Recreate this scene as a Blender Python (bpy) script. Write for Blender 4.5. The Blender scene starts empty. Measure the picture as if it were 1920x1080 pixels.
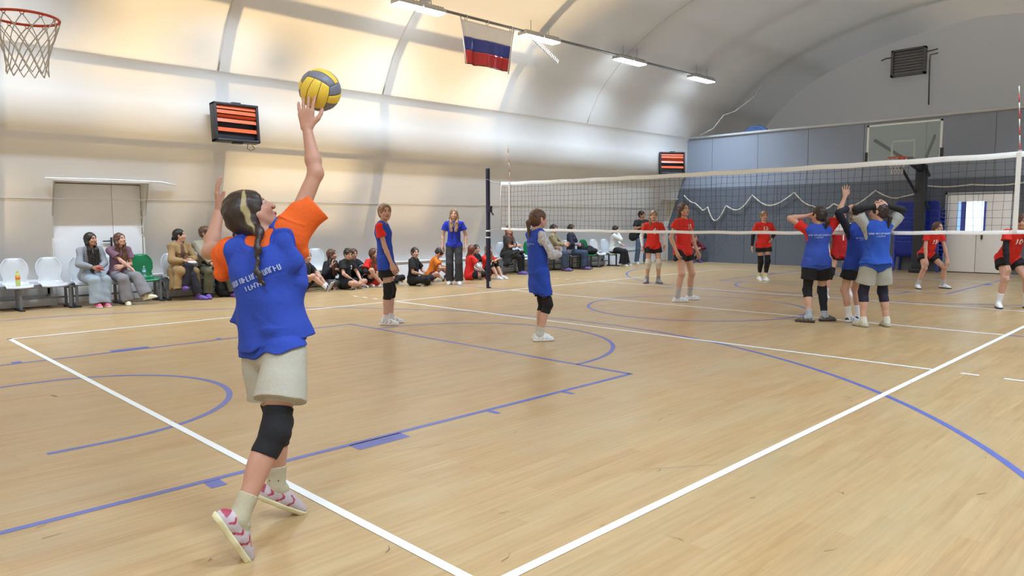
import bpy, bmesh, math, random
import numpy as np
from mathutils import Vector, Matrix
from mathutils.bvhtree import BVHTree

SC = bpy.context.scene
COL = SC.collection
random.seed(7)
rng = np.random.default_rng(5)

# ------------------------------------------------------------------ camera
cam_d = bpy.data.cameras.new('camera')
cam = bpy.data.objects.new('camera', cam_d)
COL.objects.link(cam)
SC.camera = cam
cam_d.sensor_width = 36.0
cam_d.lens = 1361.8 / 1920 * 36.0
cam_d.clip_end = 200
_yaw, _pit, _rol = 0.790526, -0.0918850, -0.0045172
_f = Vector((math.cos(_yaw) * math.cos(_pit), math.sin(_yaw) * math.cos(_pit), math.sin(_pit)))
_r = _f.cross(Vector((0, 0, 1))).normalized()
_u = _r.cross(_f)
_r2 = _r * math.cos(_rol) + _u * math.sin(_rol)
_u2 = _u * math.cos(_rol) - _r * math.sin(_rol)
cam.matrix_world = Matrix(((_r2.x, _u2.x, -_f.x, -1.8694), (_r2.y, _u2.y, -_f.y, -2.0449), (_r2.z, _u2.z, -_f.z, 1.4703), (0, 0, 0, 1)))

# ------------------------------------------------------------------ view, world, sun
SC.view_settings.view_transform = 'Standard'
SC.view_settings.look = 'None'
SC.view_settings.gamma = 1.0
SC.view_settings.use_curve_mapping = False
SC.view_settings.exposure = 0.15
W = bpy.data.worlds.new('sky')
SC.world = W
W.use_nodes = True
wn = W.node_tree
bg = wn.nodes['Background']
bg.inputs['Color'].default_value = (0.62, 0.75, 1.0, 1)
bg.inputs['Strength'].default_value = 0.6

sun_d = bpy.data.lights.new('sun', 'SUN')
sun_d.energy = 7.6
sun_d.color = (1.0, 0.78, 0.47)
sun_d.angle = math.radians(10)
sun = bpy.data.objects.new('sun', sun_d)
COL.objects.link(sun)
_sd = Vector((0.42, -1.0, -0.42)).normalized()          # the way the light travels
sun.rotation_euler = _sd.to_track_quat('-Z', 'Y').to_euler()
sun.location = (0, 30, 20)

LAMP_X = [-6.5, -2.9, 0.7, 4.3, 7.8, 11.5, 15.2, 19.0]
LAMP_Y = (10.45, -1.45)
LAMP_W = 118.0
for _i, _x in enumerate(LAMP_X):
    for _y in LAMP_Y:
        ld = bpy.data.lights.new('lamp_light', 'AREA')
        ld.shape = 'RECTANGLE'; ld.size = 1.2; ld.size_y = 0.22
        ld.spread = math.radians(132); ld.energy = LAMP_W; ld.color = (0.70, 0.85, 1.0)
        lo = bpy.data.objects.new('lamp_light', ld)
        COL.objects.link(lo)
        lo.location = (_x, _y, 5.86)


# ------------------------------------------------------------------ helpers
def lin(c):
    if isinstance(c, str):
        c = tuple(int(c[i:i + 2], 16) for i in (0, 2, 4))
    return tuple(((v / 255) / 12.92 if v / 255 <= 0.04045 else ((v / 255 + 0.055) / 1.055) ** 2.4) for v in c)


_mats = {}


def mat(key, color, rough=0.6, metal=0.0, bump=0.0, bscale=40.0, var=0.0, emit=0.0, alpha=1.0, trans=0.0, spec=0.5, attr=False, sss=0.0):
    k = (key, tuple(color), rough, metal, bump, emit, alpha, attr, var)
    if k in _mats:
        return _mats[k]
    m = bpy.data.materials.new(key)
    m.use_nodes = True
    nt = m.node_tree
    b = nt.nodes['Principled BSDF']
    b.inputs['Base Color'].default_value = (*color, 1)
    b.inputs['Roughness'].default_value = rough
    b.inputs['Metallic'].default_value = metal
    b.inputs['Specular IOR Level'].default_value = spec
    if alpha < 1:
        b.inputs['Alpha'].default_value = alpha
    if trans:
        b.inputs['Transmission Weight'].default_value = trans
    if emit:
        b.inputs['Emission Color'].default_value = (*color, 1)
        b.inputs['Emission Strength'].default_value = emit
    if sss:
        b.inputs['Subsurface Weight'].default_value = sss
        b.inputs['Subsurface Radius'].default_value = (0.02, 0.008, 0.004)
    tc = nt.nodes.new('ShaderNodeTexCoord')
    src = None
    if attr:
        a = nt.nodes.new('ShaderNodeAttribute'); a.attribute_name = 'Col'
        src = a.outputs['Color']
    nz = nt.nodes.new('ShaderNodeTexNoise')
    nz.inputs['Scale'].default_value = bscale
    nz.inputs['Detail'].default_value = 3
    nt.links.new(tc.outputs['Object'], nz.inputs['Vector'])
    if var > 0:
        mx = nt.nodes.new('ShaderNodeMix'); mx.data_type = 'RGBA'; mx.blend_type = 'MULTIPLY'
        mr = nt.nodes.new('ShaderNodeMapRange')
        mr.inputs['To Min'].default_value = 1 - var; mr.inputs['To Max'].default_value = 1 + var * 0.6
        nt.links.new(nz.outputs['Fac'], mr.inputs['Value'])
        mx.inputs['Factor'].default_value = 1
        mx.inputs[6].default_value = (*color, 1)
        if src:
            nt.links.new(src, mx.inputs[6])
        nt.links.new(mr.outputs['Result'], mx.inputs[7])
        src = mx.outputs[2]
    if src:
        nt.links.new(src, b.inputs['Base Color'])
    if bump > 0:
        bp = nt.nodes.new('ShaderNodeBump'); bp.inputs['Strength'].default_value = bump
        bp.inputs['Distance'].default_value = 0.01
        nt.links.new(nz.outputs['Fac'], bp.inputs['Height'])
        nt.links.new(bp.outputs['Normal'], b.inputs['Normal'])
    _mats[k] = m
    return m


def fabric(hexc, rough=0.85):
    return mat('fabric_' + hexc, lin(hexc), rough, bump=0.25, bscale=55, var=0.10)


def empty(name, loc, label=None, cat=None, group=None, kind=None):
    o = bpy.data.objects.new(name, None)
    COL.objects.link(o)
    o.location = loc
    o.empty_display_size = 0.1
    tag(o, label, cat, group, kind)
    return o


def tag(o, label=None, cat=None, group=None, kind=None):
    if label: o['label'] = label
    if cat: o['category'] = cat
    if group: o['group'] = group
    if kind: o['kind'] = kind
    return o


def obj_np(name, v, quads, m, parent=None, col=None, smooth=True, loc=None):
    """one mesh object from numpy arrays; v in world metres, stored relative to the parent's place"""
    v = np.asarray(v, dtype=np.float32)
    if parent is not None:
        base = np.array(world_loc(parent), dtype=np.float32)
        v = v - base
    me = bpy.data.meshes.new(name)
    n = len(v)
    me.vertices.add(n)
    me.vertices.foreach_set('co', v.ravel())
    q = np.asarray(quads, dtype=np.int32)
    me.loops.add(q.size)
    me.loops.foreach_set('vertex_index', q.ravel())
    me.polygons.add(len(q))
    me.polygons.foreach_set('loop_start', np.arange(0, q.size, q.shape[1], dtype=np.int32))
    me.polygons.foreach_set('loop_total', np.full(len(q), q.shape[1], dtype=np.int32))
    me.update(calc_edges=True)
    me.validate()
    if smooth:
        me.polygons.foreach_set('use_smooth', np.ones(len(me.polygons), dtype=bool))
    if col is not None:
        ca = me.color_attributes.new('Col', 'FLOAT_COLOR', 'POINT')
        c4 = np.ones((len(me.vertices), 4), dtype=np.float32)
        c4[:, :3] = col[:len(me.vertices)]
        ca.data.foreach_set('color', c4.ravel())
    me.materials.append(m)
    o = bpy.data.objects.new(name, me)
    COL.objects.link(o)
    if parent is not None:
        o.parent = parent
    return o


def world_loc(o):
    p = Vector((0, 0, 0))
    while o is not None:
        p = p + o.location
        o = o.parent
    return p


class MB:
    """collects simple shaped pieces of ONE part and links them as one mesh"""
    def __init__(s):
        s.v = []; s.f = []; s.sm = []

    def add(s, vs, fs, smooth=False):
        n = len(s.v)
        s.v += [tuple(v) for v in vs]
        s.f += [tuple(i + n for i in f) for f in fs]
        s.sm += [smooth] * len(fs)
        return s

    def box(s, lo, hi, bev=0.0):
        x0, y0, z0 = lo; x1, y1, z1 = hi
        if bev <= 0:
            vs = [(x0, y0, z0), (x1, y0, z0), (x1, y1, z0), (x0, y1, z0), (x0, y0, z1), (x1, y0, z1), (x1, y1, z1), (x0, y1, z1)]
            fs = [(0, 3, 2, 1), (4, 5, 6, 7), (0, 1, 5, 4), (1, 2, 6, 5), (2, 3, 7, 6), (3, 0, 4, 7)]
            return s.add(vs, fs)
        bm = bmesh.new()
        bmesh.ops.create_cube(bm, size=1)
        for v in bm.verts:
            v.co = Vector(((v.co.x + .5) * (x1 - x0) + x0, (v.co.y + .5) * (y1 - y0) + y0, (v.co.z + .5) * (z1 - z0) + z0))
        bmesh.ops.bevel(bm, geom=bm.edges[:], offset=bev, segments=2, affect='EDGES', profile=.6)
        bm.verts.ensure_lookup_table()
        s.add([v.co.copy() for v in bm.verts], [[v.index for v in f.verts] for f in bm.faces], True)
        bm.free()
        return s

    def bar(s, a, b, w, d=None, up=(0, 0, 1)):
        """rectangular bar from a to b"""
        a = Vector(a); b = Vector(b); t = (b - a).normalized()
        up = Vector(up)
        if abs(t.dot(up)) > .95: up = Vector((1, 0, 0))
        r = t.cross(up).normalized(); u = r.cross(t)
        d = w if d is None else d
        vs = []
        for p in (a, b):
            for i, j in ((-1, -1), (1, -1), (1, 1), (-1, 1)):
                vs.append(p + r * i * w / 2 + u * j * d / 2)
        return s.add(vs, [(0, 3, 2, 1), (4, 5, 6, 7), (0, 1, 5, 4), (1, 2, 6, 5), (2, 3, 7, 6), (3, 0, 4, 7)])

    def tube(s, pts, r, n=8, closed=False):
        pts = [Vector(p) for p in pts]
        m = len(pts)
        rr = r if isinstance(r, (list, tuple)) else [r] * m
        rings = []
        prev = None
        for i, p in enumerate(pts):
            if closed:
                t = (pts[(i + 1) % m] - pts[i - 1]).normalized()
            else:
                t = (pts[min(i + 1, m - 1)] - pts[max(i - 1, 0)]).normalized()
            if prev is None:
                a = t.cross(Vector((0, 0, 1)))
                if a.length < .05: a = t.cross(Vector((1, 0, 0)))
                a.normalize()
            else:
                a = (prev - t * prev.dot(t)).normalized()
            prev = a
            b = t.cross(a)
            rings.append([p + (a * math.cos(2 * math.pi * k / n) + b * math.sin(2 * math.pi * k / n)) * rr[i] for k in range(n)])
        vs = [v for ring in rings for v in ring]
        fs = []
        rng_ = range(m) if closed else range(m - 1)
        for i in rng_:
            j = (i + 1) % m
            for k in range(n):
                k2 = (k + 1) % n
                fs.append((i * n + k, i * n + k2, j * n + k2, j * n + k))
        if not closed:
            fs.append(tuple(reversed(range(n))))
            fs.append(tuple((m - 1) * n + k for k in range(n)))
        return s.add(vs, fs, True)

    def lathe(s, c, prof, n=24):
        vs = []; fs = []
        for (r, z) in prof:
            for k in range(n):
                a = 2 * math.pi * k / n
                vs.append((c[0] + r * math.cos(a), c[1] + r * math.sin(a), c[2] + z))
        for i in range(len(prof) - 1):
            for k in range(n):
                k2 = (k + 1) % n
                fs.append((i * n + k, i * n + k2, (i + 1) * n + k2, (i + 1) * n + k))
        fs.append(tuple(reversed(range(n))))
        fs.append(tuple((len(prof) - 1) * n + k for k in range(n)))
        return s.add(vs, fs, True)

    def grid(s, P, smooth=True, flip=False):
        """P[i][j] points"""
        a = len(P); b = len(P[0])
        vs = [p for row in P for p in row]
        fs = []
        for i in range(a - 1):
            for j in range(b - 1):
                q = (i * b + j, i * b + j + 1, (i + 1) * b + j + 1, (i + 1) * b + j)
                fs.append(tuple(reversed(q)) if flip else q)
        return s.add(vs, fs, smooth)

    def build(s, name, m, parent=None, **kw):
        me = bpy.data.meshes.new(name)
        base = world_loc(parent) if parent is not None else Vector((0, 0, 0))
        me.from_pydata([Vector(v) - base for v in s.v], [], s.f)
        me.validate()
        if len(me.polygons) == len(s.sm):
            me.polygons.foreach_set('use_smooth', s.sm)
        me.materials.append(m)
        o = bpy.data.objects.new(name, me)
        COL.objects.link(o)
        if parent is not None:
            o.parent = parent
        return tag(o, **kw)


def solidify(o, t, offset=0):
    md = o.modifiers.new('thickness', 'SOLIDIFY')
    md.thickness = t; md.offset = offset
    return o


def copy_tree(o, parent=None, loc=None):
    c = o.copy(); COL.objects.link(c)
    if parent is not None: c.parent = parent
    if loc is not None: c.location = loc
    for ch in list(o.children):
        copy_tree(ch, c)
    return c

# ------------------------------------------------------------------ the tent hall
PROF = [(13.40, 0.0), (13.12, 0.8), (12.85, 1.6), (12.60, 2.23), (12.42, 2.85), (12.36, 2.97), (12.22, 3.03), (12.22, 3.7), (12.22, 4.27),
        (12.12, 4.38), (12.0, 4.62), (11.7, 5.15), (11.38, 5.52), (11.0, 5.87), (10.62, 6.19), (10.2, 6.47), (9.72, 6.74), (9.2, 6.97), (8.4, 7.27),
        (7.5, 7.52), (6.5, 7.74), (5.5, 7.92), (4.5, 8.0)]
PROF = PROF + [(9 - y, z) for y, z in reversed(PROF[:-1])]
X0, X1, XE = -8.0, 26.0, 21.1
DOORX = [(1.46, 2.97), (20.15, 21.05)]


def membrane_mat():
    m = bpy.data.materials.new('tent_membrane'); m.use_nodes = True
    nt = m.node_tree; b = nt.nodes['Principled BSDF']; out = nt.nodes['Material Output']
    b.inputs['Base Color'].default_value = (0.82, 0.82, 0.83, 1)
    b.inputs['Roughness'].default_value = 0.42
    tc = nt.nodes.new('ShaderNodeTexCoord')
    nz = nt.nodes.new('ShaderNodeTexNoise'); nz.inputs['Scale'].default_value = 0.55; nz.inputs['Detail'].default_value = 2.5
    nt.links.new(tc.outputs['Object'], nz.inputs['Vector'])
    bp = nt.nodes.new('ShaderNodeBump'); bp.inputs['Strength'].default_value = 0.22; bp.inputs['Distance'].default_value = 0.15
    nt.links.new(nz.outputs['Fac'], bp.inputs['Height'])
    nt.links.new(bp.outputs['Normal'], b.inputs['Normal'])
    tr = nt.nodes.new('ShaderNodeBsdfTranslucent'); tr.inputs['Color'].default_value = (0.95, 0.85, 0.66, 1)
    mx = nt.nodes.new('ShaderNodeMixShader'); mx.inputs[0].default_value = 0.27
    nt.links.new(b.outputs[0], mx.inputs[1]); nt.links.new(tr.outputs[0], mx.inputs[2])
    nt.links.new(mx.outputs[0], out.inputs['Surface'])
    return m


MEMB = membrane_mat()


def make_shell():
    xs = sorted(set([X0, -5, -2, 1.46, 2.97, 5, 8, 11, 14, 17, 20.15, 21.05, 23, X1]))
    halves = {'wall_left': [], 'ceiling': [], 'wall_right': []}
    for i in range(len(PROF) - 1):
        z = max(PROF[i][1], PROF[i + 1][1])
        nm = 'ceiling' if z > 4.4 else ('wall_left' if PROF[i][0] > 4.5 else 'wall_right')
        halves[nm].append(i)
    for nm, segs in halves.items():
        mb = MB()
        for i in segs:
            for a, b in zip(xs[:-1], xs[1:]):
                if nm == 'wall_left' and PROF[i + 1][1] <= 2.24 and any(abs(a - d[0]) < .01 for d in DOORX):
                    continue
                (y0, z0), (y1, z1) = PROF[i], PROF[i + 1]
                mb.add([(a, y0, z0), (b, y0, z0), (b, y1, z1), (a, y1, z1)], [(0, 1, 2, 3)], True)
        o = mb.build(nm, MEMB, kind='structure')
        bm = bmesh.new(); bm.from_mesh(o.data)
        bmesh.ops.remove_doubles(bm, verts=bm.verts, dist=1e-4)
        bm.to_mesh(o.data); bm.free()


make_shell()


def prof_y(z):
    for (y0, z0), (y1, z1) in zip(PROF[:22], PROF[1:23]):
        if z0 <= z <= z1:
            return y0 + (y1 - y0) * (z - z0) / (z1 - z0)
    return 4.5


# gables
for nm, x, zb in (('wall_gable', X1, 0), ('wall_back', X0, 0)):
    mb = MB(); mb.add([(x, y, z) for y, z in PROF], [tuple(range(len(PROF)))])
    mb.build(nm, MEMB, kind='structure')

# ribs: sleeve tubes inside, steel arches just outside the skin that shade it
STEEL_OUT = mat('arch_steel', (0.25, 0.25, 0.25), 0.6)
RIBX = [-6.7, -3.1, 0.5, 4.2, 8.0, 11.7, 15.35, 19.1, 22.8]


def arch_pts(x, off):
    pts = []
    for i, (y, z) in enumerate(PROF):
        a = PROF[max(i - 1, 0)]; b = PROF[min(i + 1, len(PROF) - 1)]
        t = Vector((0, b[0] - a[0], b[1] - a[1])).normalized()
        n = Vector((0, t.z, -t.y))                        # outwards
        pts.append(Vector((x, y, z)) + n * off)
    return pts


for i, x in enumerate(RIBX):
    if i in (2, 3, 4, 6): MB().tube(arch_pts(x, 0.03)[9:-9], 0.036, 6).build('trim_rib', mat('rib_sleeve', (0.6, 0.59, 0.57), 0.5), kind='structure')
    MB().tube(arch_pts(x, 0.26), 0.13, 6).build('trim_outer_arch', STEEL_OUT, kind='structure')
for i, (y, z, r) in enumerate([(12.62, 3.05, 0.07), (12.46, 4.42, 0.10), (11.72, 5.78, 0.17), (9.5, 7.3, .14)]):
    MB().tube([(X0, y, z), (X1, y, z)], r, 6).build('trim_purlin', STEEL_OUT, kind='structure')
# seam line of the lining, at 1.9 m
MB().tube([(X0, prof_y(1.9) - .004, 1.9), (19.8, prof_y(1.9) - .004, 1.9)], 0.006, 5).build('trim_seam', mat('seam', (0.42, 0.41, 0.4), 0.6), kind='structure')
# unseen slats added outside, spaced to shade the left wall in patches
def slat_cover(x, z):
    """how closely the slats stand; x, z where their shade meets the wall"""
    if z < 2.9:
        if 4.5 < x < 7.3 and 1.95 < z: return .08
        if 4.5 < x < 7.3 and 1.1 < z < 1.75: return .35
        if 7.9 < x < 9.9 and 1.2 < z < 2.7: return .5
        if 3.1 < x < 4.0 and .9 < z < 2.7: return .6
        if .5 < x < 1.1 and (1.7 < z < 2.1 or 1.05 < z < 1.5): return .35
        return .86
    if 1.6 < x < 3.6: return .50
    if 5.0 < x < 7.4: return .50
    return .72


fe = MB()
for zi in range(29):
    for xi in range(44):
        z = zi * .2; x = -12 + xi * .5
        c = slat_cover(x + 1.6, z - 1.40)
        fe.box((x, 16.0, z), (x + .5, 16.04, z + .2 * c))
fe.build('shade_slats_outside', mat('shade_slat_dark', (0.1, 0.08, 0.06), .9), kind='structure')
for (bx, by, bz, br) in [(3.2, 17.2, 6.9, .5), (-1.0, 17.2, 7.3, .8), (1.6, 17.4, 7.0, .45), (5.6, 17.2, 5.4, .5), (2.6, 17.0, 5.9, .35)]:  # unseen blobs added outside to break up the sun on the skin
    v_ = MB()
    v_.lathe((bx, by, bz), [(br * math.sin(math.pi * (q + .02) / 9) * (1 + .15 * math.sin(q * 2.3)), -br * math.cos(math.pi * q / 9)) for q in range(10)], 14)
    v_.build('shade_blob_outside', mat('shade_blob_green', (0.05, 0.07, 0.03), .9, bump=.5), kind='structure')
# unseen block added outside to keep the sun off the far half
MB().box((8.2, 20, 0), (48, 30, 15)).build('shade_block_outside', mat('shade_block_grey', (0.4, 0.38, 0.36), 0.9), kind='structure')
MB().box((-60, -40, -0.3), (80, 60, -0.05)).build('ground', mat('snowy_ground', (0.45, 0.45, 0.46), 0.9), kind='structure')


# floor
def floor_mat():
    m = bpy.data.materials.new('sports_floor'); m.use_nodes = True
    nt = m.node_tree; b = nt.nodes['Principled BSDF']
    N = nt.nodes.new; L = nt.links.new
    tc = N('ShaderNodeTexCoord')
    br = N('ShaderNodeTexBrick'); br.offset = 0.37
    br.inputs['Scale'].default_value = 1; br.inputs['Brick Width'].default_value = 0.95; br.inputs['Row Height'].default_value = 0.085
    br.inputs['Mortar Size'].default_value = 0.0008; br.inputs['Mortar Smooth'].default_value = 0.6
    br.inputs['Color1'].default_value = (*lin((182, 153, 110)), 1); br.inputs['Color2'].default_value = (*lin((174, 142, 98)), 1)
    br.inputs['Mortar'].default_value = (*lin((162, 130, 88)), 1)
    L(tc.outputs['Object'], br.inputs['Vector'])
    mp = N('ShaderNodeMapping'); mp.inputs['Scale'].default_value = (0.9, 16, 1)
    L(tc.outputs['Object'], mp.inputs['Vector'])
    n1 = N('ShaderNodeTexNoise'); n1.inputs['Scale'].default_value = 2.2; n1.inputs['Detail'].default_value = 6; n1.inputs['Roughness'].default_value = .6
    L(mp.outputs[0], n1.inputs['Vector'])
    r1 = N('ShaderNodeMapRange'); r1.inputs['From Min'].default_value = .3; r1.inputs['From Max'].default_value = .7
    r1.inputs['To Min'].default_value = 0.86; r1.inputs['To Max'].default_value = 1.12
    L(n1.outputs['Fac'], r1.inputs['Value'])
    mx = N('ShaderNodeMix'); mx.data_type = 'RGBA'; mx.blend_type = 'MULTIPLY'; mx.inputs['Factor'].default_value = 1
    L(br.outputs['Color'], mx.inputs[6]); L(r1.outputs[0], mx.inputs[7])
    mp2 = N('ShaderNodeMapping'); mp2.inputs['Scale'].default_value = (0.5, 2.2, 1)
    L(tc.outputs['Object'], mp2.inputs['Vector'])
    n2 = N('ShaderNodeTexNoise'); n2.inputs['Scale'].default_value = 1.3; n2.inputs['Detail'].default_value = 3
    L(mp2.outputs[0], n2.inputs['Vector'])
    mx2 = N('ShaderNodeMix'); mx2.data_type = 'RGBA'; mx2.blend_type = 'MIX'
    r2 = N('ShaderNodeMapRange'); r2.inputs['From Min'].default_value = .4; r2.inputs['From Max'].default_value = .75; r2.inputs['To Max'].default_value = .55
    L(n2.outputs['Fac'], r2.inputs['Value']); L(r2.outputs[0], mx2.inputs['Factor'])
    L(mx.outputs[2], mx2.inputs[6])
    mx2.inputs[7].default_value = (*lin((176, 160, 126)), 1)
    L(mx2.outputs[2], b.inputs['Base Color'])
    n3 = N('ShaderNodeTexNoise'); n3.inputs['Scale'].default_value = 3.0; n3.inputs['Detail'].default_value = 4
    L(tc.outputs['Object'], n3.inputs['Vector'])
    r3 = N('ShaderNodeMapRange'); r3.inputs['To Min'].default_value = 0.26; r3.inputs['To Max'].default_value = 0.42
    L(n3.outputs['Fac'], r3.inputs['Value']); L(r3.outputs[0], b.inputs['Roughness'])
    b.inputs['Specular IOR Level'].default_value = 0.42
    bp = N('ShaderNodeBump'); bp.inputs['Strength'].default_value = 0.05; bp.inputs['Distance'].default_value = 0.004
    L(n1.outputs['Fac'], bp.inputs['Height']); L(bp.outputs[0], b.inputs['Normal'])
    return m


MB().add([(X0, -4.4, 0), (X1, -4.4, 0), (X1, 13.4, 0), (X0, 13.4, 0)], [(0, 1, 2, 3)]).build('floor', floor_mat(), kind='structure')
WLINE = mat('white_line_paint', lin((232, 240, 246)), 0.4)
BLINE = mat('blue_line_paint', lin((86, 98, 172)), 0.4)


def strip(mb, a, b, w, z):
    a = Vector((*a, z)); b = Vector((*b, z)); t = (b - a).normalized(); n = Vector((-t.y, t.x, 0)) * w / 2
    mb.add([a - n, b - n, b + n, a + n], [(0, 1, 2, 3)])


def arc(mb, c, r, a0, a1, w, z, n=48):
    vs = []; fs = []
    for i in range(n + 1):
        a = math.radians(a0 + (a1 - a0) * i / n)
        for rr in (r - w / 2, r + w / 2):
            vs.append((c[0] + rr * math.cos(a), c[1] + rr * math.sin(a), z))
    for i in range(n):
        fs.append((2 * i, 2 * i + 1, 2 * i + 3, 2 * i + 2))
    mb.add(vs, fs)


wl = MB(); zw = 0.0022
for a, b in [((0.025, 0), (0.025, 9)), ((17.975, 0), (17.975, 9)), ((0, 0.025), (18, 0.025)), ((0, 8.975), (18, 8.975)),
             ((6, 0.05), (6, 8.95)), ((9, 0.05), (9, 8.95)), ((12, 0.05), (12, 8.95))]:
    strip(wl, a, b, 0.05, zw)
for k in range(4):
    for x in (6, 12):
        strip(wl, (x, -0.2 - .35 * k), (x, -0.35 - .35 * k), .05, zw)
        strip(wl, (x, 9.2 + .35 * k), (x, 9.35 + .35 * k), .05, zw)
wl.build('floor_lines_white', WLINE, kind='structure')
bl = MB(); zb = 0.0011
for sx, off in ((1, 0), (-1, 18)):
    X = lambda v: off + sx * v
    a0, a1 = (-90, 90) if sx > 0 else (90, 270)
    fx = 3.78
    strip(bl, (X(-2), 2.05), (X(fx + .025), 2.05), .05, zb); strip(bl, (X(-2), 6.98), (X(fx + .025), 6.98), .05, zb)
    strip(bl, (X(fx), 2.05), (X(fx), 6.98), .05, zb)
    arc(bl, (X(fx), 4.52), 1.8, a0, a1, .05, zb)
    arc(bl, (X(-0.43), 4.52), 1.25, a0, a1, .05, zb, 32)
    for y in (3.27, 5.77): strip(bl, (X(-0.8), y), (X(-0.43), y), .05, zb)
    b0, b1 = (-78, 78) if sx > 0 else (102, 258)
    arc(bl, (X(-0.43), 4.52), 6.73, b0, b1, .05, zb, 80)
    for y in (-2.08, 11.12): strip(bl, (X(-2), y), (X(0.98), y), .05, zb)
    for sy, y in ((-1, 2.03), (1, 7.0)):
        for x in (-0.26, 1.9, 2.78): strip(bl, (X(x), y), (X(x), y + sy * .12), .05 if x > 0 else .09, zb)
        strip(bl, (X(0.65), y + sy * .055), (X(1.06), y + sy * .055), .13, zb)
    strip(bl, (X(-2), -3), (X(-2), 12), .05, zb)
arc(bl, (9, 4.52), 1.8, 0, 360, .05, zb, 72)
strip(bl, (9, -3), (9, 0), .05, zb); strip(bl, (9, 9), (9, 12), .05, zb)
bl.build('floor_lines_blue', BLINE, kind='structure')
# rubber scuffs on the floor
sc_ = MB()
for i in range(120):
    x = rng.uniform(-1.6, 5.5); y = rng.uniform(-1.2, 7.5); a = rng.uniform(-.5, .6) + (1.2 if rng.random() < .25 else 0); l = rng.uniform(.015, .10); w = rng.uniform(.0015, .005)
    p0 = (x, y); p1 = (x + l * math.cos(a), y + l * math.sin(a)); pm = (x + l * .5 * math.cos(a) + .01, y + l * .5 * math.sin(a) - .006)
    strip(sc_, p0, pm, w, .0032); strip(sc_, pm, p1, w * .7, .0032)
for (x, y, l, a, w) in [(-.95, .95, .10, .2, .008), (-1.0, .93, .05, 1.0, .01), (-.35, 5.0, .09, 1.9, .012), (0.72, 1.75, .6, -.35, .0025), (1.6, .4, .5, -.6, .0022), (.5, 2.2, .45, -.5, .002)]:
    strip(sc_, (x, y), (x + l * math.cos(a), y + l * math.sin(a)), w, .0032)
sc_.build('floor_scuffs', mat('rubber_scuff', lin((128, 104, 76)), .6), kind='structure')

# low ledge along the foot of the left wall
lg = MB()
for a, b in ((-8, 1.44), (2.99, 20.1)):
    lg.add([(a, 12.88, 0), (b, 12.88, 0), (b, 12.98, .44), (a, 12.98, .44), (a, 13.3, .47), (b, 13.3, .47)], [(0, 1, 2, 3), (3, 2, 5, 4)])
    lg.add([(a, 12.88, 0), (a, 12.98, .44), (a, 13.3, .47), (a, 13.38, 0)], [(0, 1, 2, 3)])
    lg.add([(b, 12.88, 0), (b, 12.98, .44), (b, 13.3, .47), (b, 13.38, 0)], [(3, 2, 1, 0)])
lg.build('baseboard_left', mat('ledge_sheet', lin((214, 216, 220)), .45), kind='structure')
MB().tube([(2.95, 12.95, .46), (19.85, 12.95, .46)], .018, 6).build('trim_ledge_tube', mat('white_tube', lin((235, 236, 240)), .35), kind='structure')

# door portals of the left wall
PORT = mat('portal_sheet', lin((222, 220, 214)), .5)
DOORW = mat('door_white', lin((243, 245, 250)), .42, var=.03, bscale=3)
for n, (a, b) in enumerate(DOORX):
    pm = MB()
    tri = [(12.60, 2.23), (12.85, 1.6), (13.0, 1.17), (13.02, 2.23)]
    for x0, x1 in ((a - .03, a), (b, b + .03)):
        pm.add([(x0, y, z) for y, z in tri] + [(x1, y, z) for y, z in tri], [(0, 1, 2, 3), (7, 6, 5, 4), (0, 4, 5, 1), (1, 5, 6, 2), (2, 6, 7, 3), (3, 7, 4, 0)])
    pm.box((a - .03, 12.58, 2.20), (b + .03, 13.04, 2.235))
    pm.box((a - .02, 12.95, 0), (a, 13.4, 1.2)); pm.box((b, 12.95, 0), (b + .02, 13.4, 1.2))
    pm.build('trim_portal_%d' % (n + 1), PORT, kind='structure')
    yf = 12.55
    MB().tube([(a - .16, yf, 2.245), ((a + b) / 2, yf - .01, 2.25), (b + .22, yf - .0, 2.24), (b + .50, yf + .03, 2.19)], .016, 6).build('trim_portal_tube_%d' % (n + 1), mat('white_tube', lin((235, 236, 240)), .35), kind='structure')
    d = MB(); xm = a + (b - a) * .66
    d.box((a + .01, 13.0, .02), (xm - .004, 13.05, 2.18), .006); d.box((xm + .004, 13.0, .02), (b - .01, 13.05, 2.18), .006)
    dd = d.build('door_%d' % (n + 1), DOORW, kind='structure')
    h = MB(); h.box((xm - .06, 12.985, 1.0), (xm - .03, 13.0, 1.2)); h.bar((xm - .05, 12.96, 1.13), (xm - .2, 12.96, 1.13), .022); h.bar((xm - .05, 13.0, 1.13), (xm - .05, 12.96, 1.13), .02)
    h.build('door_handle', mat('dark_handle', (0.03, 0.03, 0.03), .4), dd)

# end wall: grey sheeting with seams, 4.35 m high, clipped by the curve of the hall
GREYU = mat('end_sheet_upper', lin((140, 150, 168)), .5, var=.05, bscale=.8)
GREYL = mat('end_sheet_lower', lin((97, 105, 118)), .55, var=.05, bscale=.8)


def yk(z): return prof_y(z)


def end_panel(nm, z0, z1, x, m):
    mb = MB(); zs = [z for z in [z0] + [p[1] for p in PROF[:12] if z0 < p[1] < z1] + [z1]]
    L_ = [(x, yk(z), z) for z in zs]; R_ = [(x, 9 - yk(z), z) for z in reversed(zs)]
    mb.add(L_ + R_, [tuple(range(len(L_) + len(R_)))])
    mb.add([(v[0] + .06, v[1], v[2]) for v in L_ + R_], [tuple(reversed(range(len(L_) + len(R_))))])
    return mb.build(nm, m, kind='structure')


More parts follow.
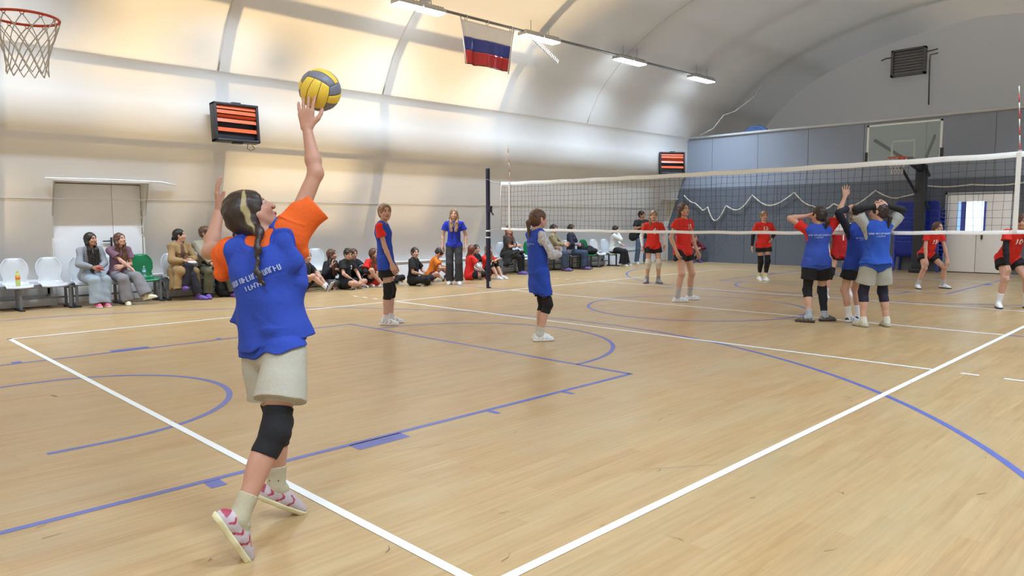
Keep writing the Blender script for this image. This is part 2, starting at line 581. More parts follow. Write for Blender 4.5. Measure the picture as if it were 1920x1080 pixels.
end_panel('wall_end', 2.6, 4.35, XE, GREYU)
end_panel('wall_end_lower', 0, 2.6, XE - .03, GREYL)
sm = MB()
for y in np.arange(-3.5, 13, 1.12):
    sm.box((XE - .042, y, .02), (XE - .03, y + .012, 2.58))
for y in np.arange(-3.9, 12, 1.68):
    sm.box((XE - .008, y, 2.6), (XE, y + .01, 4.33))
sm.build('trim_end_seams', mat('seam_grey', lin((100, 106, 114)), .5), kind='structure')
MB().tube([(XE - .03, -3.1, 4.36), (XE - .03, 2, 4.37), (XE - .03, 6, 4.355), (XE - .03, 9, 4.37), (XE - .03, 12.1, 4.36)], .045, 8).build('trim_end_tube', mat('grey_white_tube', lin((196, 200, 206)), .4), kind='structure')
# white double door in the end wall with one daylight window
dw = MB()
dw.box((XE - .09, 3.14, .02), (XE - .04, 3.86, 2.14), .006); dw.box((XE - .09, 2.36, .02), (XE - .04, 3.13, 2.14), .006)
ed = dw.build('door_3', mat('end_door_white', lin((250, 251, 252)), .35), kind='structure')
df = MB(); df.box((XE - .10, 3.87, 0), (XE - .03, 3.92, 2.2)); df.box((XE - .10, 2.30, 0), (XE - .03, 2.35, 2.2)); df.box((XE - .10, 2.30, 2.15), (XE - .03, 3.92, 2.2))
df.build('door_frame', mat('end_frame', lin((176, 182, 190)), .4), ed)
wm = MB(); wm.box((XE - .105, 2.98, 1.08), (XE - .092, 3.40, 1.94))
wm.build('window_pane', mat('daylight_pane', lin((200, 226, 255)), .3, emit=1.6), ed)
wm = MB(); wm.box((XE - .108, 3.40, 1.08), (XE - .092, 3.52, 1.94)); wm.box((XE - .108, 2.93, 1.08), (XE - .092, 2.98, 1.94))
wm.build('window_film', mat('blue_film', lin((74, 92, 200)), .3), ed)
wm = MB(); wm.box((XE - .106, 3.52, 1.08), (XE - .092, 3.60, 1.94))
wm.build('window_pane_side', mat('daylight_side', lin((150, 190, 240)), .3, emit=.8), ed)
h = MB(); h.box((XE - .12, 2.98, .92), (XE - .09, 3.02, 1.12)); h.bar((XE - .13, 2.99, 1.08), (XE - .13, 3.15, 1.08), .025)
h.build('door_handle', mat('dark_handle', (0.03, 0.03, 0.03), .4), ed)

# vent high on the gable
v = empty('ventilation_grille', (25.8, 6.5, 6.4), 'grey louvred ventilation unit high on the far gable wall', 'vent')
fr = MB()
for lo, hi in (((25.72, 5.97, 6.40), (25.95, 6.03, 7.30)), ((25.72, 6.97, 6.40), (25.95, 7.05, 7.30)), ((25.72, 5.97, 6.40), (25.95, 7.05, 6.46)), ((25.72, 5.97, 7.24), (25.95, 7.05, 7.30))):
    fr.box(lo, hi)
fr.build('frame', mat('vent_frame', lin((120, 120, 122)), .5), v)
for i in range(8):
    z = 6.48 + i * .096
    MB().add([(25.76, 6.04, z), (25.76, 6.96, z), (25.84, 6.96, z + .085), (25.84, 6.04, z + .085), (25.765, 6.04, z - .006), (25.765, 6.96, z - .006), (25.845, 6.96, z + .079), (25.845, 6.04, z + .079)],
             [(0, 1, 2, 3), (7, 6, 5, 4), (0, 4, 5, 1), (3, 2, 6, 7)]).build('louvre', mat('vent_slat', lin((170, 170, 172)), .45), v)
MB().box((25.86, 6.03, 6.46), (25.9, 6.97, 7.24)).build('back_panel', mat('vent_back', lin((120, 120, 124)), .6), v)
pm_ = mat('grey_pipe', lin((110, 110, 112)), .5)
tag(MB().tube([(25.88, 5.63, 7.02), (25.88, 5.86, 7.0), (25.88, 5.87, 6.8), (25.88, 5.84, 5.34)], .022, 6).build('heating_pipe', pm_), 'thin grey pipe running down the gable right of the vent', 'pipe')
tag(MB().tube([(25.88, 5.64, 7.16), (25.88, 5.97, 7.12)], .022, 6).build('heating_pipe', pm_), 'short grey pipe leaving the right side of the vent', 'pipe')
tag(MB().tube([(25.88, 7.05, 7.09), (25.88, 7.25, 7.1), (25.88, 7.42, 7.04)], .022, 6).build('heating_pipe', pm_), 'short bent grey pipe on the left side of the vent', 'pipe')

# ------------------------------------------------------------------ lamps on a conduit
LENS = mat('lamp_lens', (0.85, 0.94, 1.0), .3, emit=26.0)
HOUS = mat('lamp_housing', lin((190, 192, 196)), .4)


def lamp(x, y, label, grp):
    e = empty('ceiling_lamp', (x, y, 5.95), label, 'lamp', grp)
    hb = MB(); hb.box((x - .30, y - .15, 5.91), (x + .30, y + .15, 5.99), .012)
    for k in range(9): hb.box((x - .26 + k * .062, y - .12, 5.99), (x - .255 + k * .062 + .006, y + .12, 6.03))
    hb.build('housing', HOUS, e)
    MB().box((x - .28, y - .135, 5.885), (x + .28, y + .135, 5.912), .006).build('diffuser', LENS, e)
    MB().tube([(x, y, 6.02), (x, y, 6.30)], .01, 6).build('hanger', HOUS, e)


nm_ = {7.8: 'first cluster, above the big rib', 11.5: 'cluster right of the flag', 15.2: 'third cluster', 19.0: 'last cluster'}
for x in (7.8, 11.5, 15.2, 19.0):
    lamp(x - .32, LAMP_Y[0], 'white lamp on the ceiling pipe, %s, its nearer half' % nm_[x], 'lit lamps along the ceiling pipe')
    lamp(x + .32, LAMP_Y[0], 'white lamp on the ceiling pipe, %s, its farther half' % nm_[x], 'lit lamps along the ceiling pipe')
tag(MB().tube([(-7, LAMP_Y[0], 6.0), (19.7, LAMP_Y[0], 6.0)], .032, 8).build('conduit_pipe', mat('conduit', lin((118, 116, 118)), .5)), 'long grey pipe carrying the row of bright lamps', 'pipe')
st = MB()
a_, b_ = Vector((10.95, 10.3, 5.86)), Vector((12.0, 10.3, 5.36))
st.bar(a_, b_, .03, .012)
for k in range(20):
    p = a_.lerp(b_, k / 19 * .98 + .01)
    st.bar(p, p + Vector((.03, 0, .10)), .008)
tag(st.build('hanging_strip', mat('white_plastic', lin((225, 232, 236)), .4)), 'white comb-like strip dangling at a slant under the lamp by the flag', 'cable strip')
MB().bar((10.95, 10.3, 5.86), (10.95, 10.42, 6.0), .01).build('strip_tie', mat('white_plastic', lin((225, 232, 236)), .4), None, label='small tie holding the slanting white strip to the ceiling pipe', cat='tie')

# flag
fl = empty('flag', (9.75, 10.45, 5.9), 'white, blue and red striped flag hanging from the ceiling pipe', 'flag')


def flag_pt(u, v):
    x = 8.98 + .12 * v + u * (1.59 - .33 * v * .85)
    z = 5.92 - .93 * v
    y = 10.47 + .02 * math.sin(u * 9) * v + .035 * math.sin(u * 16 + v * 2 + 2.5 * math.sin(u * 5)) * v * (1 - abs(u - .25)) + .012 * math.sin(u * 37) * v
    return (x, y, z)


for nm, v0, v1, c in (('white_stripe', 0, .37, (250, 250, 255)), ('blue_stripe', .37, .68, (44, 60, 160)), ('red_stripe', .68, 1, (196, 40, 44))):
    g = MB().grid([[flag_pt(i / 60, v0 + (v1 - v0) * j / 10) for j in range(11)] for i in range(61)])
    solidify(g.build(nm, mat('flag_' + nm, lin(c), .22, spec=.8), fl), .004)
pp = mat('flag_stick', lin((210, 206, 200)), .35)
MB().tube([(8.95, 10.46, 5.98), (9.11, 10.46, 4.98)], .016, 6).build('side_rod', pp, fl)
MB().tube([(10.60, 10.46, 5.96), (10.42, 10.46, 4.93)], .016, 6).build('side_rod', pp, fl)
MB().tube([flag_pt(i / 20, 1.0) for i in range(21)], .012, 6).build('bottom_rod', mat('bottom_rod', lin((110, 60, 60)), .4), fl)
for x in (9.1, 9.75, 10.5):
    MB().tube([(x + .0, 10.45 + .05 * math.cos(a), 5.975 + .06 * math.sin(a)) for a in [k * .7 for k in range(9)]], .01, 5, True).build('tie', pp, fl)


# ------------------------------------------------------------------ heaters
def heater(cx, cz, cy, rz, label, w=.88, hh=.74):
    e = empty('fan_heater', (0, 0, 0), label, 'heater', 'orange fan heaters on the left wall')
    DK = mat('heater_black', lin((44, 44, 52)), .45); OR = mat('heater_orange', lin((214, 92, 52)), .4)
    b = MB(); d = .22
    x0, x1, z0, z1 = -w / 2, w / 2, -hh / 2, hh / 2
    for lo, hi in (((x0, 0, z0), (x0 + .05, d, z1)), ((x1 - .05, 0, z0), (x1, d, z1)), ((x0, 0, z0), (x1, d, z0 + .05)), ((x0, 0, z1 - .05), (x1, d, z1))):
        b.box(lo, hi, .012)
    b.box((x0 + .02, d - .06, z0 + .02), (x1 - .02, d, z1 - .02))
    b.box((-.08, .02, z1), (.10, .12, z1 + .025), .01); b.box((-.10, .02, z0 - .03), (.10, .12, z0), .01)
    b.build('casing', DK, e)
    # tapering fan housing behind
    t = MB()
    A = [(x0 + .04, d, z0 + .04), (x1 - .04, d, z0 + .04), (x1 - .04, d, z1 - .04), (x0 + .04, d, z1 - .04)]
    B = [(-.14, d + .22, -.13), (.14, d + .22, -.13), (.14, d + .22, .13), (-.14, d + .22, .13)]
    t.add(A + B, [(0, 4, 5, 1), (1, 5, 6, 2), (2, 6, 7, 3), (3, 7, 4, 0), (4, 7, 6, 5)])
    t.build('fan_housing', DK, e)
    for i, (zz, tilt) in enumerate([(.29, .25), (.20, .2), (.115, -.9), (.035, .35), (-.14, .1)]):
        s = MB(); c, n = math.cos(tilt), math.sin(tilt)
        hgt = .036
        s.add([(x0 + .055, .03 - n * hgt, zz - c * hgt), (x1 - .055, .03 - n * hgt, zz - c * hgt - .012), (x1 - .055, .03 + n * hgt, zz + c * hgt - .012), (x0 + .055, .03 + n * hgt, zz + c * hgt),
               (x0 + .055, .045 - n * hgt, zz - c * hgt), (x1 - .055, .045 - n * hgt, zz - c * hgt - .012), (x1 - .055, .045 + n * hgt, zz + c * hgt - .012), (x0 + .055, .045 + n * hgt, zz + c * hgt)],
              [(0, 1, 2, 3), (7, 6, 5, 4), (0, 4, 5, 1), (3, 2, 6, 7), (0, 3, 7, 4), (1, 5, 6, 2)])
        s.build('louvre', OR, e)
    br = MB()
    br.bar((x0 + .1, d + .02, 0), (x0 + .28, d + .42, .02), .03); br.bar((x1 - .1, d + .02, 0), (x1 - .28, d + .42, .02), .03); br.bar((-.25, d + .42, 0), (.25, d + .42, 0), .04, .12)
    br.build('wall_bracket', DK, e)
    MB().tube([(.22, .1, z0 - .02), (.2, .1, z0 - .1), (.27, .1, z0 - .14), (.36, .1, z0 - .1), (.31, .1, z0 - .03)], .007, 6).build('cable_loop', mat('grey_cable', lin((90, 90, 92)), .5), e)
    e.location = (cx, cy, cz); e.rotation_euler = (math.radians(-4), 0, rz)
    return e


heater(4.42, 3.39, 11.83, 0.0, 'black framed orange fan heater above the left doorway area')
heater(19.6, 3.42, 11.85, math.radians(-38), 'black framed orange fan heater near the grey end wall')
# ------------------------------------------------------------------ smooth solids (for bodies and clothes)
V3 = lambda *a: np.array(a, dtype=np.float64)


def unit(v):
    v = np.asarray(v, dtype=np.float64)
    return v / (np.linalg.norm(v) + 1e-12)


def cap(a, b, ra, rb=None, n=None, s=1.0, ca=False, cb=False, k=.02, op='+'):
    a = np.asarray(a, float); b = np.asarray(b, float)
    rb = ra if rb is None else rb
    if np.linalg.norm(b - a) < 1e-5: b = b + V3(0, 0, 1e-4)
    R = max(ra, rb) * max(1, s)
    lo = np.minimum(a - R, b - R); hi = np.maximum(a + R, b + R)
    ab = b - a; L2 = ab @ ab; L = math.sqrt(L2)
    if n is not None:
        n = np.asarray(n, float); n = unit(n - ab * (n @ ab) / L2)

    def fn(X, Y, Z):
        x = X - a[0]; y = Y - a[1]; z = Z - a[2]
        t = (x * ab[0] + y * ab[1] + z * ab[2]) / L2
        tc = np.clip(t, 0, 1)
        px = x - tc * ab[0]; py = y - tc * ab[1]; pz = z - tc * ab[2]
        d2 = px * px + py * py + pz * pz
        if n is not None and s != 1:
            qn = px * n[0] + py * n[1] + pz * n[2]
            d2 = d2 + qn * qn * (1 / s ** 2 - 1)
        d = np.sqrt(d2) - (ra + (rb - ra) * tc)
        if s < 1: d = d * (.5 + .5 * s)
        if ca: d = np.maximum(d, -t * L)
        if cb: d = np.maximum(d, (t - 1) * L)
        return d
    return (op, fn, lo, hi, k)


def ell(c, r, R=None, k=.02, op='+'):
    c = np.asarray(c, float); r = np.asarray(r, float)
    m = r.max()

    def fn(X, Y, Z):
        x = X - c[0]; y = Y - c[1]; z = Z - c[2]
        if R is not None:
            x, y, z = (R[i][0] * x + R[i][1] * y + R[i][2] * z for i in range(3))
        k0 = np.sqrt((x / r[0]) ** 2 + (y / r[1]) ** 2 + (z / r[2]) ** 2) + 1e-9
        k1 = np.sqrt((x / r[0] ** 2) ** 2 + (y / r[1] ** 2) ** 2 + (z / r[2] ** 2) ** 2) + 1e-9
        return k0 * (k0 - 1) / k1
    return (op, fn, c - m, c + m, k)


def plane(p, n, op='&', k=.004):
    """keeps the side the normal points away from"""
    p = np.asarray(p, float); n = unit(n)
    return (op, lambda X, Y, Z: (X - p[0]) * n[0] + (Y - p[1]) * n[1] + (Z - p[2]) * n[2], None, None, k)


_OFF = np.array([[0, 0, 0], [1, 0, 0], [1, 1, 0], [0, 1, 0], [0, 0, 1], [1, 0, 1], [1, 1, 1], [0, 1, 1]])
_EDG = [(0, 1), (1, 2), (3, 2), (0, 3), (4, 5), (5, 6), (7, 6), (4, 7), (0, 4), (1, 5), (2, 6), (3, 7)]


def sdf_field(prims, ax, lo, N, h, noise=0.0, nfreq=38.0, seed=1):
    D = np.full(tuple(N), 1.0, dtype=np.float32)
    for op, fn, plo, phi, k in prims:
        if plo is None:
            s = [slice(0, N[i]) for i in range(3)]
        else:
            mg = k + 2 * h + .02
            s = []
            for i in range(3):
                a = int(max(0, math.floor((plo[i] - mg - lo[i]) / h))); b = int(min(N[i], math.ceil((phi[i] + mg - lo[i]) / h) + 1))
                s.append(slice(a, max(a, b)))
        X = ax[0][s[0]][:, None, None]; Y = ax[1][s[1]][None, :, None]; Z = ax[2][s[2]][None, None, :]
        if X.size == 0 or Y.size == 0 or Z.size == 0: continue
        d = fn(X, Y, Z).astype(np.float32)
        cur = D[tuple(s)]
        if op == '+':
            if k > 0:
                hh = np.maximum(k - np.abs(cur - d), 0) / k
                D[tuple(s)] = np.minimum(cur, d) - hh * hh * k * .25
            else: D[tuple(s)] = np.minimum(cur, d)
        else:
            if op == '-': d = -d
            hh = np.maximum(k - np.abs(cur - d), 0) / k if k > 0 else 0
            D[tuple(s)] = np.maximum(cur, d) + hh * hh * k * .25
    X = ax[0][:, None, None]; Y = ax[1][None, :, None]; Z = ax[2][None, None, :]
    if noise > 0:
        rs = np.random.default_rng(seed)
        acc = 0
        for j in range(5):
            w = rs.normal(size=3); w = w / np.linalg.norm(w) * nfreq * (.6 + .35 * j); ph = rs.uniform(0, 6)
            w2 = rs.normal(size=3); w2 = w2 / np.linalg.norm(w2) * nfreq * .3
            acc = acc + np.sin(X * w[0] + Y * w[1] + Z * w[2] + ph + 1.6 * np.sin(X * w2[0] + Y * w2[1] + Z * w2[2])) * (1 / (1 + .4 * j))
        D += (noise * .38 * acc).astype(np.float32)
    return D


def sdf_mesh(prims, h, noise=0.0, nfreq=38.0, seed=1, hollow=0.0, nfn=None, inner=(), wrap=.020):
    add = [p for p in prims if p[0] == '+']
    mg = 3 * h + noise + (wrap if inner else 0)
    lo = np.min([p[2] for p in add], axis=0) - mg
    hi = np.max([p[3] for p in add], axis=0) + mg
    N = np.ceil((hi - lo) / h).astype(int) + 1
    ax = [(lo[i] + np.arange(N[i]) * h).astype(np.float32) for i in range(3)]
    D = sdf_field(prims, ax, lo, N, h, noise, nfreq, seed)
    # cloth lies over whatever is worn below it
    D0 = D
    for ii, it in enumerate(inner):
        off_ = .0055 + .0065 * (len(inner) - 1 - ii)
        Di = sdf_field(it[0], ax, lo, N, h, *it[1])
        D = np.minimum(D, np.maximum(Di - off_, D0 - (it[2] if len(it) > 2 else wrap)))
    if hollow > 0: D = np.maximum(D, -(D + hollow))
    D[0] = D[-1] = 1; D[:, 0] = D[:, -1] = 1; D[:, :, 0] = D[:, :, -1] = 1
    ins = D < 0
    c = np.zeros(tuple(N - 1), dtype=np.int8)
    for o in _OFF: c += ins[o[0]:N[0] - 1 + o[0], o[1]:N[1] - 1 + o[1], o[2]:N[2] - 1 + o[2]]
    act = (c > 0) & (c < 8)
    idx = np.argwhere(act)
    cid = np.full(act.shape, -1, dtype=np.int32); cid[act] = np.arange(len(idx))
    V = np.stack([D[idx[:, 0] + o[0], idx[:, 1] + o[1], idx[:, 2] + o[2]] for o in _OFF], 1)
    pos = np.zeros((len(idx), 3)); cnt = np.zeros(len(idx))
    for a, b in _EDG:
        va, vb = V[:, a], V[:, b]
        cr = (va < 0) != (vb < 0)
        t = np.where(cr, va / np.where(cr, va - vb, 1), 0)
        pos += np.where(cr[:, None], _OFF[a] + t[:, None] * (_OFF[b] - _OFF[a]), 0); cnt += cr
    verts = (idx + pos / cnt[:, None]) * h + lo
    Q = []
    for axn in range(3):
        sl0 = [slice(None)] * 3; sl1 = [slice(None)] * 3
        sl0[axn] = slice(0, -1); sl1[axn] = slice(1, None)
        A = ins[tuple(sl0)]; B = ins[tuple(sl1)]
        e = np.argwhere(A != B)
        if len(e) == 0: continue
        o1, o2 = [i for i in range(3) if i != axn]
        e = e[(e[:, o1] > 0) & (e[:, o2] > 0) & (e[:, o1] < N[o1] - 1) & (e[:, o2] < N[o2] - 1)]
        fl = A[e[:, 0], e[:, 1], e[:, 2]]

        def cc(d1, d2):
            q = e.copy(); q[:, o1] += d1; q[:, o2] += d2
            return cid[q[:, 0], q[:, 1], q[:, 2]]
        q = np.stack([cc(-1, -1), cc(0, -1), cc(0, 0), cc(-1, 0)], 1)
        if axn == 1: fl = ~fl
        q[~fl] = q[~fl][:, ::-1]
        Q.append(q)
    Q = np.concatenate(Q)
    Q = Q[(Q >= 0).all(1)]
    return verts, Q


# ------------------------------------------------------------------ volleyball net
NAVY = mat('post_navy', lin((24, 26, 54)), .35)
NET_Z = 2.30


def post(y, label, sgn):
    e = empty('net_post', (9.0, y, 0), label, 'post')
    MB().lathe((9.0, y, 0), [(.05, 0), (.052, .02), (.052, 1.30), (.047, 1.31), (.047, 2.60), (.04, 2.62)], 20).build('pole', NAVY, e)
    MB().lathe((9.0, y, 0), [(.056, 1.24), (.056, 1.275)], 20).build('collar', mat('collar_white', lin((225, 225, 230)), .4), e)
    MB().lathe((9.0, y, 0), [(.0565, 1.10), (.0565, 1.13)], 20).build('collar', mat('collar_white', lin((225, 225, 230)), .4), e)
    MB().lathe((9.0, y, 0), [(.054, 2.36), (.054, 2.375)], 20).build('collar', mat('collar_grey', lin((120, 120, 130)), .4), e)
    t = MB(); t.box((8.97, y - sgn * .05 - .06, 1.66), (9.03, y - sgn * .05 + .06, 1.80), .01); t.bar((9, y - sgn * .1, 1.68), (9, y - sgn * .17, 1.60), .025)
    t.build('winch', NAVY, e)
    MB().box((8.98, y - sgn * .05 - .02, .03), (9.02, y - sgn * .05 + .02, .15)).build('label', mat('collar_white', lin((225, 225, 230)), .4), e)


post(9.67, 'dark navy net post standing behind the far sideline by the benches', 1)
post(-.67, 'dark navy net post of the near sideline, just beyond the right edge of the photo', -1)


def sag(y): return -.03 * (1 - ((y - 4.5) / 4.75) ** 2)


net = empty('volleyball_net', (9, 4.5, 1.3), 'white taped volleyball net with dark mesh stretched across the court', 'net')
YA, YB = -.25, 9.25
CORD = mat('net_cord', lin((40, 42, 50)), .8)
nm = MB()
for i in range(96):
    y = YA + (YB - YA) * i / 95
    wob = .012 * math.sin(i * 1.7)
    pts = [Vector((9 + wob * k / 3, y + .02 * math.sin(i * .9 + k) * (k % 3 > 0), NET_Z - .03 + sag(y) - .95 * k / 3)) for k in range(4)]
    for a, b in zip(pts[:-1], pts[1:]): nm.bar(a, b, .0032)
for k in range(1, 10):
    z = NET_Z - .03 - .1 * k + .02
    prev = None
    for i in range(49):
        y = YA + (YB - YA) * i / 48
        p = Vector((9 + .01 * math.sin(i * .7 + k), y, z + sag(y) + .006 * math.sin(i * 1.1 + k * 2)))
        if prev is not None: nm.bar(prev, p, .0034)
        prev = p
nm.build('mesh', CORD, net)
NT = mat('net_tape', lin((226, 226, 224)), .6, var=.05, bscale=20)
for nmx, zc, hh in (('top_band', NET_Z - .035, .07), ('bottom_band', NET_Z - .995, .05)):
    g = MB(); rows = []
    for i in range(80):
        y = YA + (YB - YA) * i / 79
        z = zc + sag(y) * (1 if nmx == 'top_band' else 1.2) + .004 * math.sin(i * .9)
        rows.append([(9 - .006, y, z - hh / 2), (9 - .008, y, z + hh / 2), (9 + .008, y, z + hh / 2), (9 + .006, y, z - hh / 2), (9 - .006, y, z - hh / 2)])
    g.grid(rows); g.build(nmx, NT, net)
for y in (0.0, 9.0):
    g = MB(); g.box((8.988, y - .025, NET_Z - 1.0), (9.012, y + .025, NET_Z - .01)); g.build('side_band', NT, net)
for y in (YA, YB):
    MB().tube([(9, y, NET_Z - .04), (9, y + .03 * (1 if y > 0 else -1), NET_Z - .5), (9, y, NET_Z - 1.0)], .009, 6).build('edge_rope', NT, net)
rp = MB()
for y, py, in ((YA, -.62), (YB, 9.62)):
    rp.tube([(9, y, NET_Z - .04), (9, (y + py) / 2, NET_Z + .0), (9, py, NET_Z + .05)], .006, 5)
    rp.tube([(9, y, NET_Z - .55), (9, (y + py) / 2, NET_Z - .54), (9, py, NET_Z - .6)], .004, 5)
    rp.tube([(9, y, NET_Z - 1.0), (9, py, NET_Z - 1.02)], .006, 5)
rp.build('tension_cord', mat('cord_grey', lin((170, 170, 170)), .7), net)
for y, lb in ((0.0, 'red and white striped antenna rising from the near side of the net'), (9.0, 'red and white striped antenna rising by the far net post')):
    e = empty('net_antenna', (9, y, NET_Z - 1.0), lb, 'antenna')
    dx = .08 if y > 4 else .06
    P = lambda t: Vector((9.02, y + (dx * max(0, t - 1)), NET_Z - 1.0 + t))
    for nm_2, par, c in (('red_bands', 0, (205, 60, 60)), ('white_bands', 1, (235, 235, 235))):
        b = MB()
        for k in range(18):
            if k % 2 == par: b.tube([P(k * .1), P(k * .1 + .1)], .0065, 6)
        b.build(nm_2, mat('antenna_' + nm_2, lin(c), .4), e)
    MB().box((9.0, y - .02, NET_Z - .09), (9.035, y + .02, NET_Z + .02), .005).build('clip', mat('clip_grey', lin((170, 170, 165)), .5), e)


# ------------------------------------------------------------------ basketball hoops
def rim_net(cx, cy, cz, e, n=12, col=(206, 70, 40)):
    OR = mat('rim_orange_%d' % col[0], lin(col), .35)
    r = .228
    rm = MB(); rm.tube([(cx + r * math.cos(a), cy + r * math.sin(a), cz) for a in [2 * math.pi * k / 40 for k in range(40)]], .0105, 8, True)
    rr = rm.build('rim', OR, e)
    hk = MB()
    for k in range(12):
        a = 2 * math.pi * (k + .5) / 12
        hk.tube([(cx + r * math.cos(a + d), cy + r * math.sin(a + d), cz - .009 - .018 * math.sin(q)) for d, q in ((-.06, 0), (-.03, 1.3), (.03, 1.3), (.06, 0))], .003, 4)
    hk.build('net_hooks', OR, rr)
    nt = MB()
    Rz = [(.228, -.02), (.205, -.10), (.17, -.19), (.145, -.28), (.135, -.36), (.14, -.42)]
    for k in range(12):
        for s in (1, -1):
            pts = []
            for i, (q, z) in enumerate(Rz):
                for sub in range(3 if i < len(Rz) - 1 else 1):
                    t = sub / 3
                    q2, z2 = Rz[min(i + 1, len(Rz) - 1)]
                    a = 2 * math.pi * (k + .5 + s * .5 * (i + t)) / 12
                    R_ = q + (q2 - q) * t
                    pts.append((cx + R_ * math.cos(a), cy + R_ * math.sin(a), cz + z + (z2 - z) * t))
            nt.tube(pts, .0042, 4)
    nt.build('net', mat('net_white', lin((208, 206, 204)), .8), e)


def hoop(cx, cy, cz, sgn, label, full):
    """sgn=+1: the backboard lies at smaller x than the rim"""
    bx = cx - sgn * .40
    e = empty('basketball_hoop', (cx - sgn * 2.4, cy, 0), label, 'basketball hoop')
    OR = mat('rim_orange_206', lin((206, 70, 40)), .35)
    BK = mat('hoop_black', lin((34, 36, 44)), .45)
    rim_net(cx, cy, cz, e)
    b = MB(); b.box((min(bx, bx + sgn * .17), cy - .07, cz - .02), (max(bx, bx + sgn * .17), cy + .07, cz + .012), .004)
    b.box((min(bx, bx + sgn * .02), cy - .09, cz - .16), (max(bx, bx + sgn * .02), cy + .09, cz + .02))
    b.bar((bx + sgn * .02, cy - .05, cz - .13), (bx + sgn * .17, cy - .05, cz - .01), .02); b.bar((bx + sgn * .02, cy + .05, cz - .13), (bx + sgn * .17, cy + .05, cz - .01), .02)
    b.build('rim_bracket', OR, e)
    zb_, zt, hw = cz - .12, cz + .92, .9
    g = MB(); g.box((bx - .006, cy - hw + .03, zb_ + .03), (bx + .006, cy + hw - .03, zt - .03))
    bb = g.build('backboard', mat('board_glass', (0.55, 0.70, 0.68), .25, alpha=.16, spec=.1), e)
    f = MB()
    for lo, hi in (((cy - hw, zb_), (cy - hw + .05, zt)), ((cy + hw - .05, zb_), (cy + hw, zt)), ((cy - hw, zt - .045), (cy + hw, zt)), ((cy - hw, zb_), (cy + hw, zb_ + .05))):
        f.box((bx - .015, lo[0], lo[1]), (bx + .015, hi[0], hi[1]))
    f.build('board_frame', mat('board_white', lin((222, 232, 236)), .4), bb)
    f = MB()
    for lo, hi in (((cy - .295, cz + .02), (cy - .245, cz + .47)), ((cy + .245, cz + .02), (cy + .295, cz + .47)), ((cy - .295, cz + .42), (cy + .295, cz + .47))):
        f.box((bx - .008, lo[0], lo[1]), (bx + .008, hi[0], hi[1]))
    f.build('target_square', mat('target_lines', lin((196, 212, 212)), .5, alpha=.6), bb)
    f = MB()
    for s in (-1, 1): f.box((bx - .03, cy + s * hw - .035, zb_ - .02), (bx + .03, cy + s * hw + .035, zb_ + .33), .012)
    f.box((bx - .03, cy - hw, zb_ - .04), (bx + .03, cy + hw, zb_ + .01), .01)
    f.build('edge_padding', BK, bb)
    px = cx - sgn * 1.85
    p = MB(); p.box((px - .11, cy - .18, .12), (px + .11, cy + .08, 2.95), .02)
    if full:
        p.build('post', mat('post_dark', lin((46, 50, 58)), .5), e)
        MB().box((px - .20, cy - .22, 0), (px + .13, cy + .12, .12), .02).build('base', BK, e)
        a = MB(); cyp = cy - .05
        a.bar((px, cyp, 2.82), (bx - sgn * .05, cyp - .1, 3.0), .12, .16)
        a.build('main_arm', BK, e)
        for s in (-1, 1):
            MB().bar((px + sgn * .2, cyp + s * .07, 2.9), (bx - sgn * .03, cy + s * .72, cz + .52), .05, .07).build('brace', BK, e)
        MB().bar((px, cyp + .1, 2.15), (px + sgn * 1.0, cyp + .22, 2.86), .05).build('brace', BK, e)
        MB().bar((px, cyp - .1, 2.0), (px + sgn * .15, cyp - .26, 1.75), .05).build('brace', BK, e)
        MB().bar((px + sgn * .1, cyp - .1, 2.95), (px + sgn * .15, cyp - .24, 2.62), .05).build('brace', BK, e)
    else:
        p = MB(); p.box((px - .11, cy - .13, 0), (px + .11, cy + .13, 2.95), .02); p.build('post', mat('post_dark', lin((46, 50, 58)), .5), e)
        MB().bar((px, cy, 2.85), (bx - sgn * .05, cy, 3.05), .12, .16).build('main_arm', BK, e)
    return e


hoop(-.50, 4.58, 3.02, 1, 'orange basketball rim with white net at the top left corner, close by', False)
hoop(18.40, 4.38, 3.05, -1, 'glass basketball backboard on a dark post before the grey end wall', True)

# ------------------------------------------------------------------ safety net with white rope on the end wall
sn = empty('safety_net', (20.95, 8, 1.9), 'dark protective net sagging along the end wall under a scalloped white rope', 'net')
ROPE = [(12.25, 2.36), (11.79, 2.07), (11.49, 1.82), (11.3, 1.93), (11.0, 1.45), (10.59, 1.97), (10.21, 1.81), (9.64, 2.3), (9.02, 1.94), (8.21, 2.34), (7.6, 1.9), (7.4, 1.80), (7.19, 1.81), (6.96, 1.96), (6.6, 1.84), (5.76, 2.32),
        (5.17, 2.08), (4.72, 2.18), (4.4, 2.41), (3.9, 2.36), (3.3, 2.40), (2.6, 2.36), (2.0, 2.43), (1.0, 2.38), (-.5, 2.42), (-2.5, 2.4)]
peaks = {12.25, 11.3, 10.59, 9.64, 8.21, 6.96, 5.76, 4.4, 3.3, 2.0, -.5, -2.5}
pts = []
for (y0, z0), (y1, z1) in zip(ROPE[:-1], ROPE[1:]):
    for k in range(5):
        t = k / 5
        if y0 in peaks and y1 not in peaks: tt = math.sin(t * math.pi / 2)
        elif y1 in peaks and y0 not in peaks: tt = 1 - math.cos(t * math.pi / 2)
        else: tt = t
        pts.append(Vector((20.98, y0 + (y1 - y0) * t, z0 + (z1 - z0) * tt)))
MB().tube(pts, .022, 6).build('edge_rope', mat('rope_white', lin((214, 210, 200)), .7), sn)
nn = MB()
for i in range(0, len(pts) - 1, 1):
    p = pts[i]
    if p.y < 4.1: continue
    nn.bar(p, Vector((20.99, p.y + .05 * math.sin(i), max(.75, p.z - 1.5))), .003)
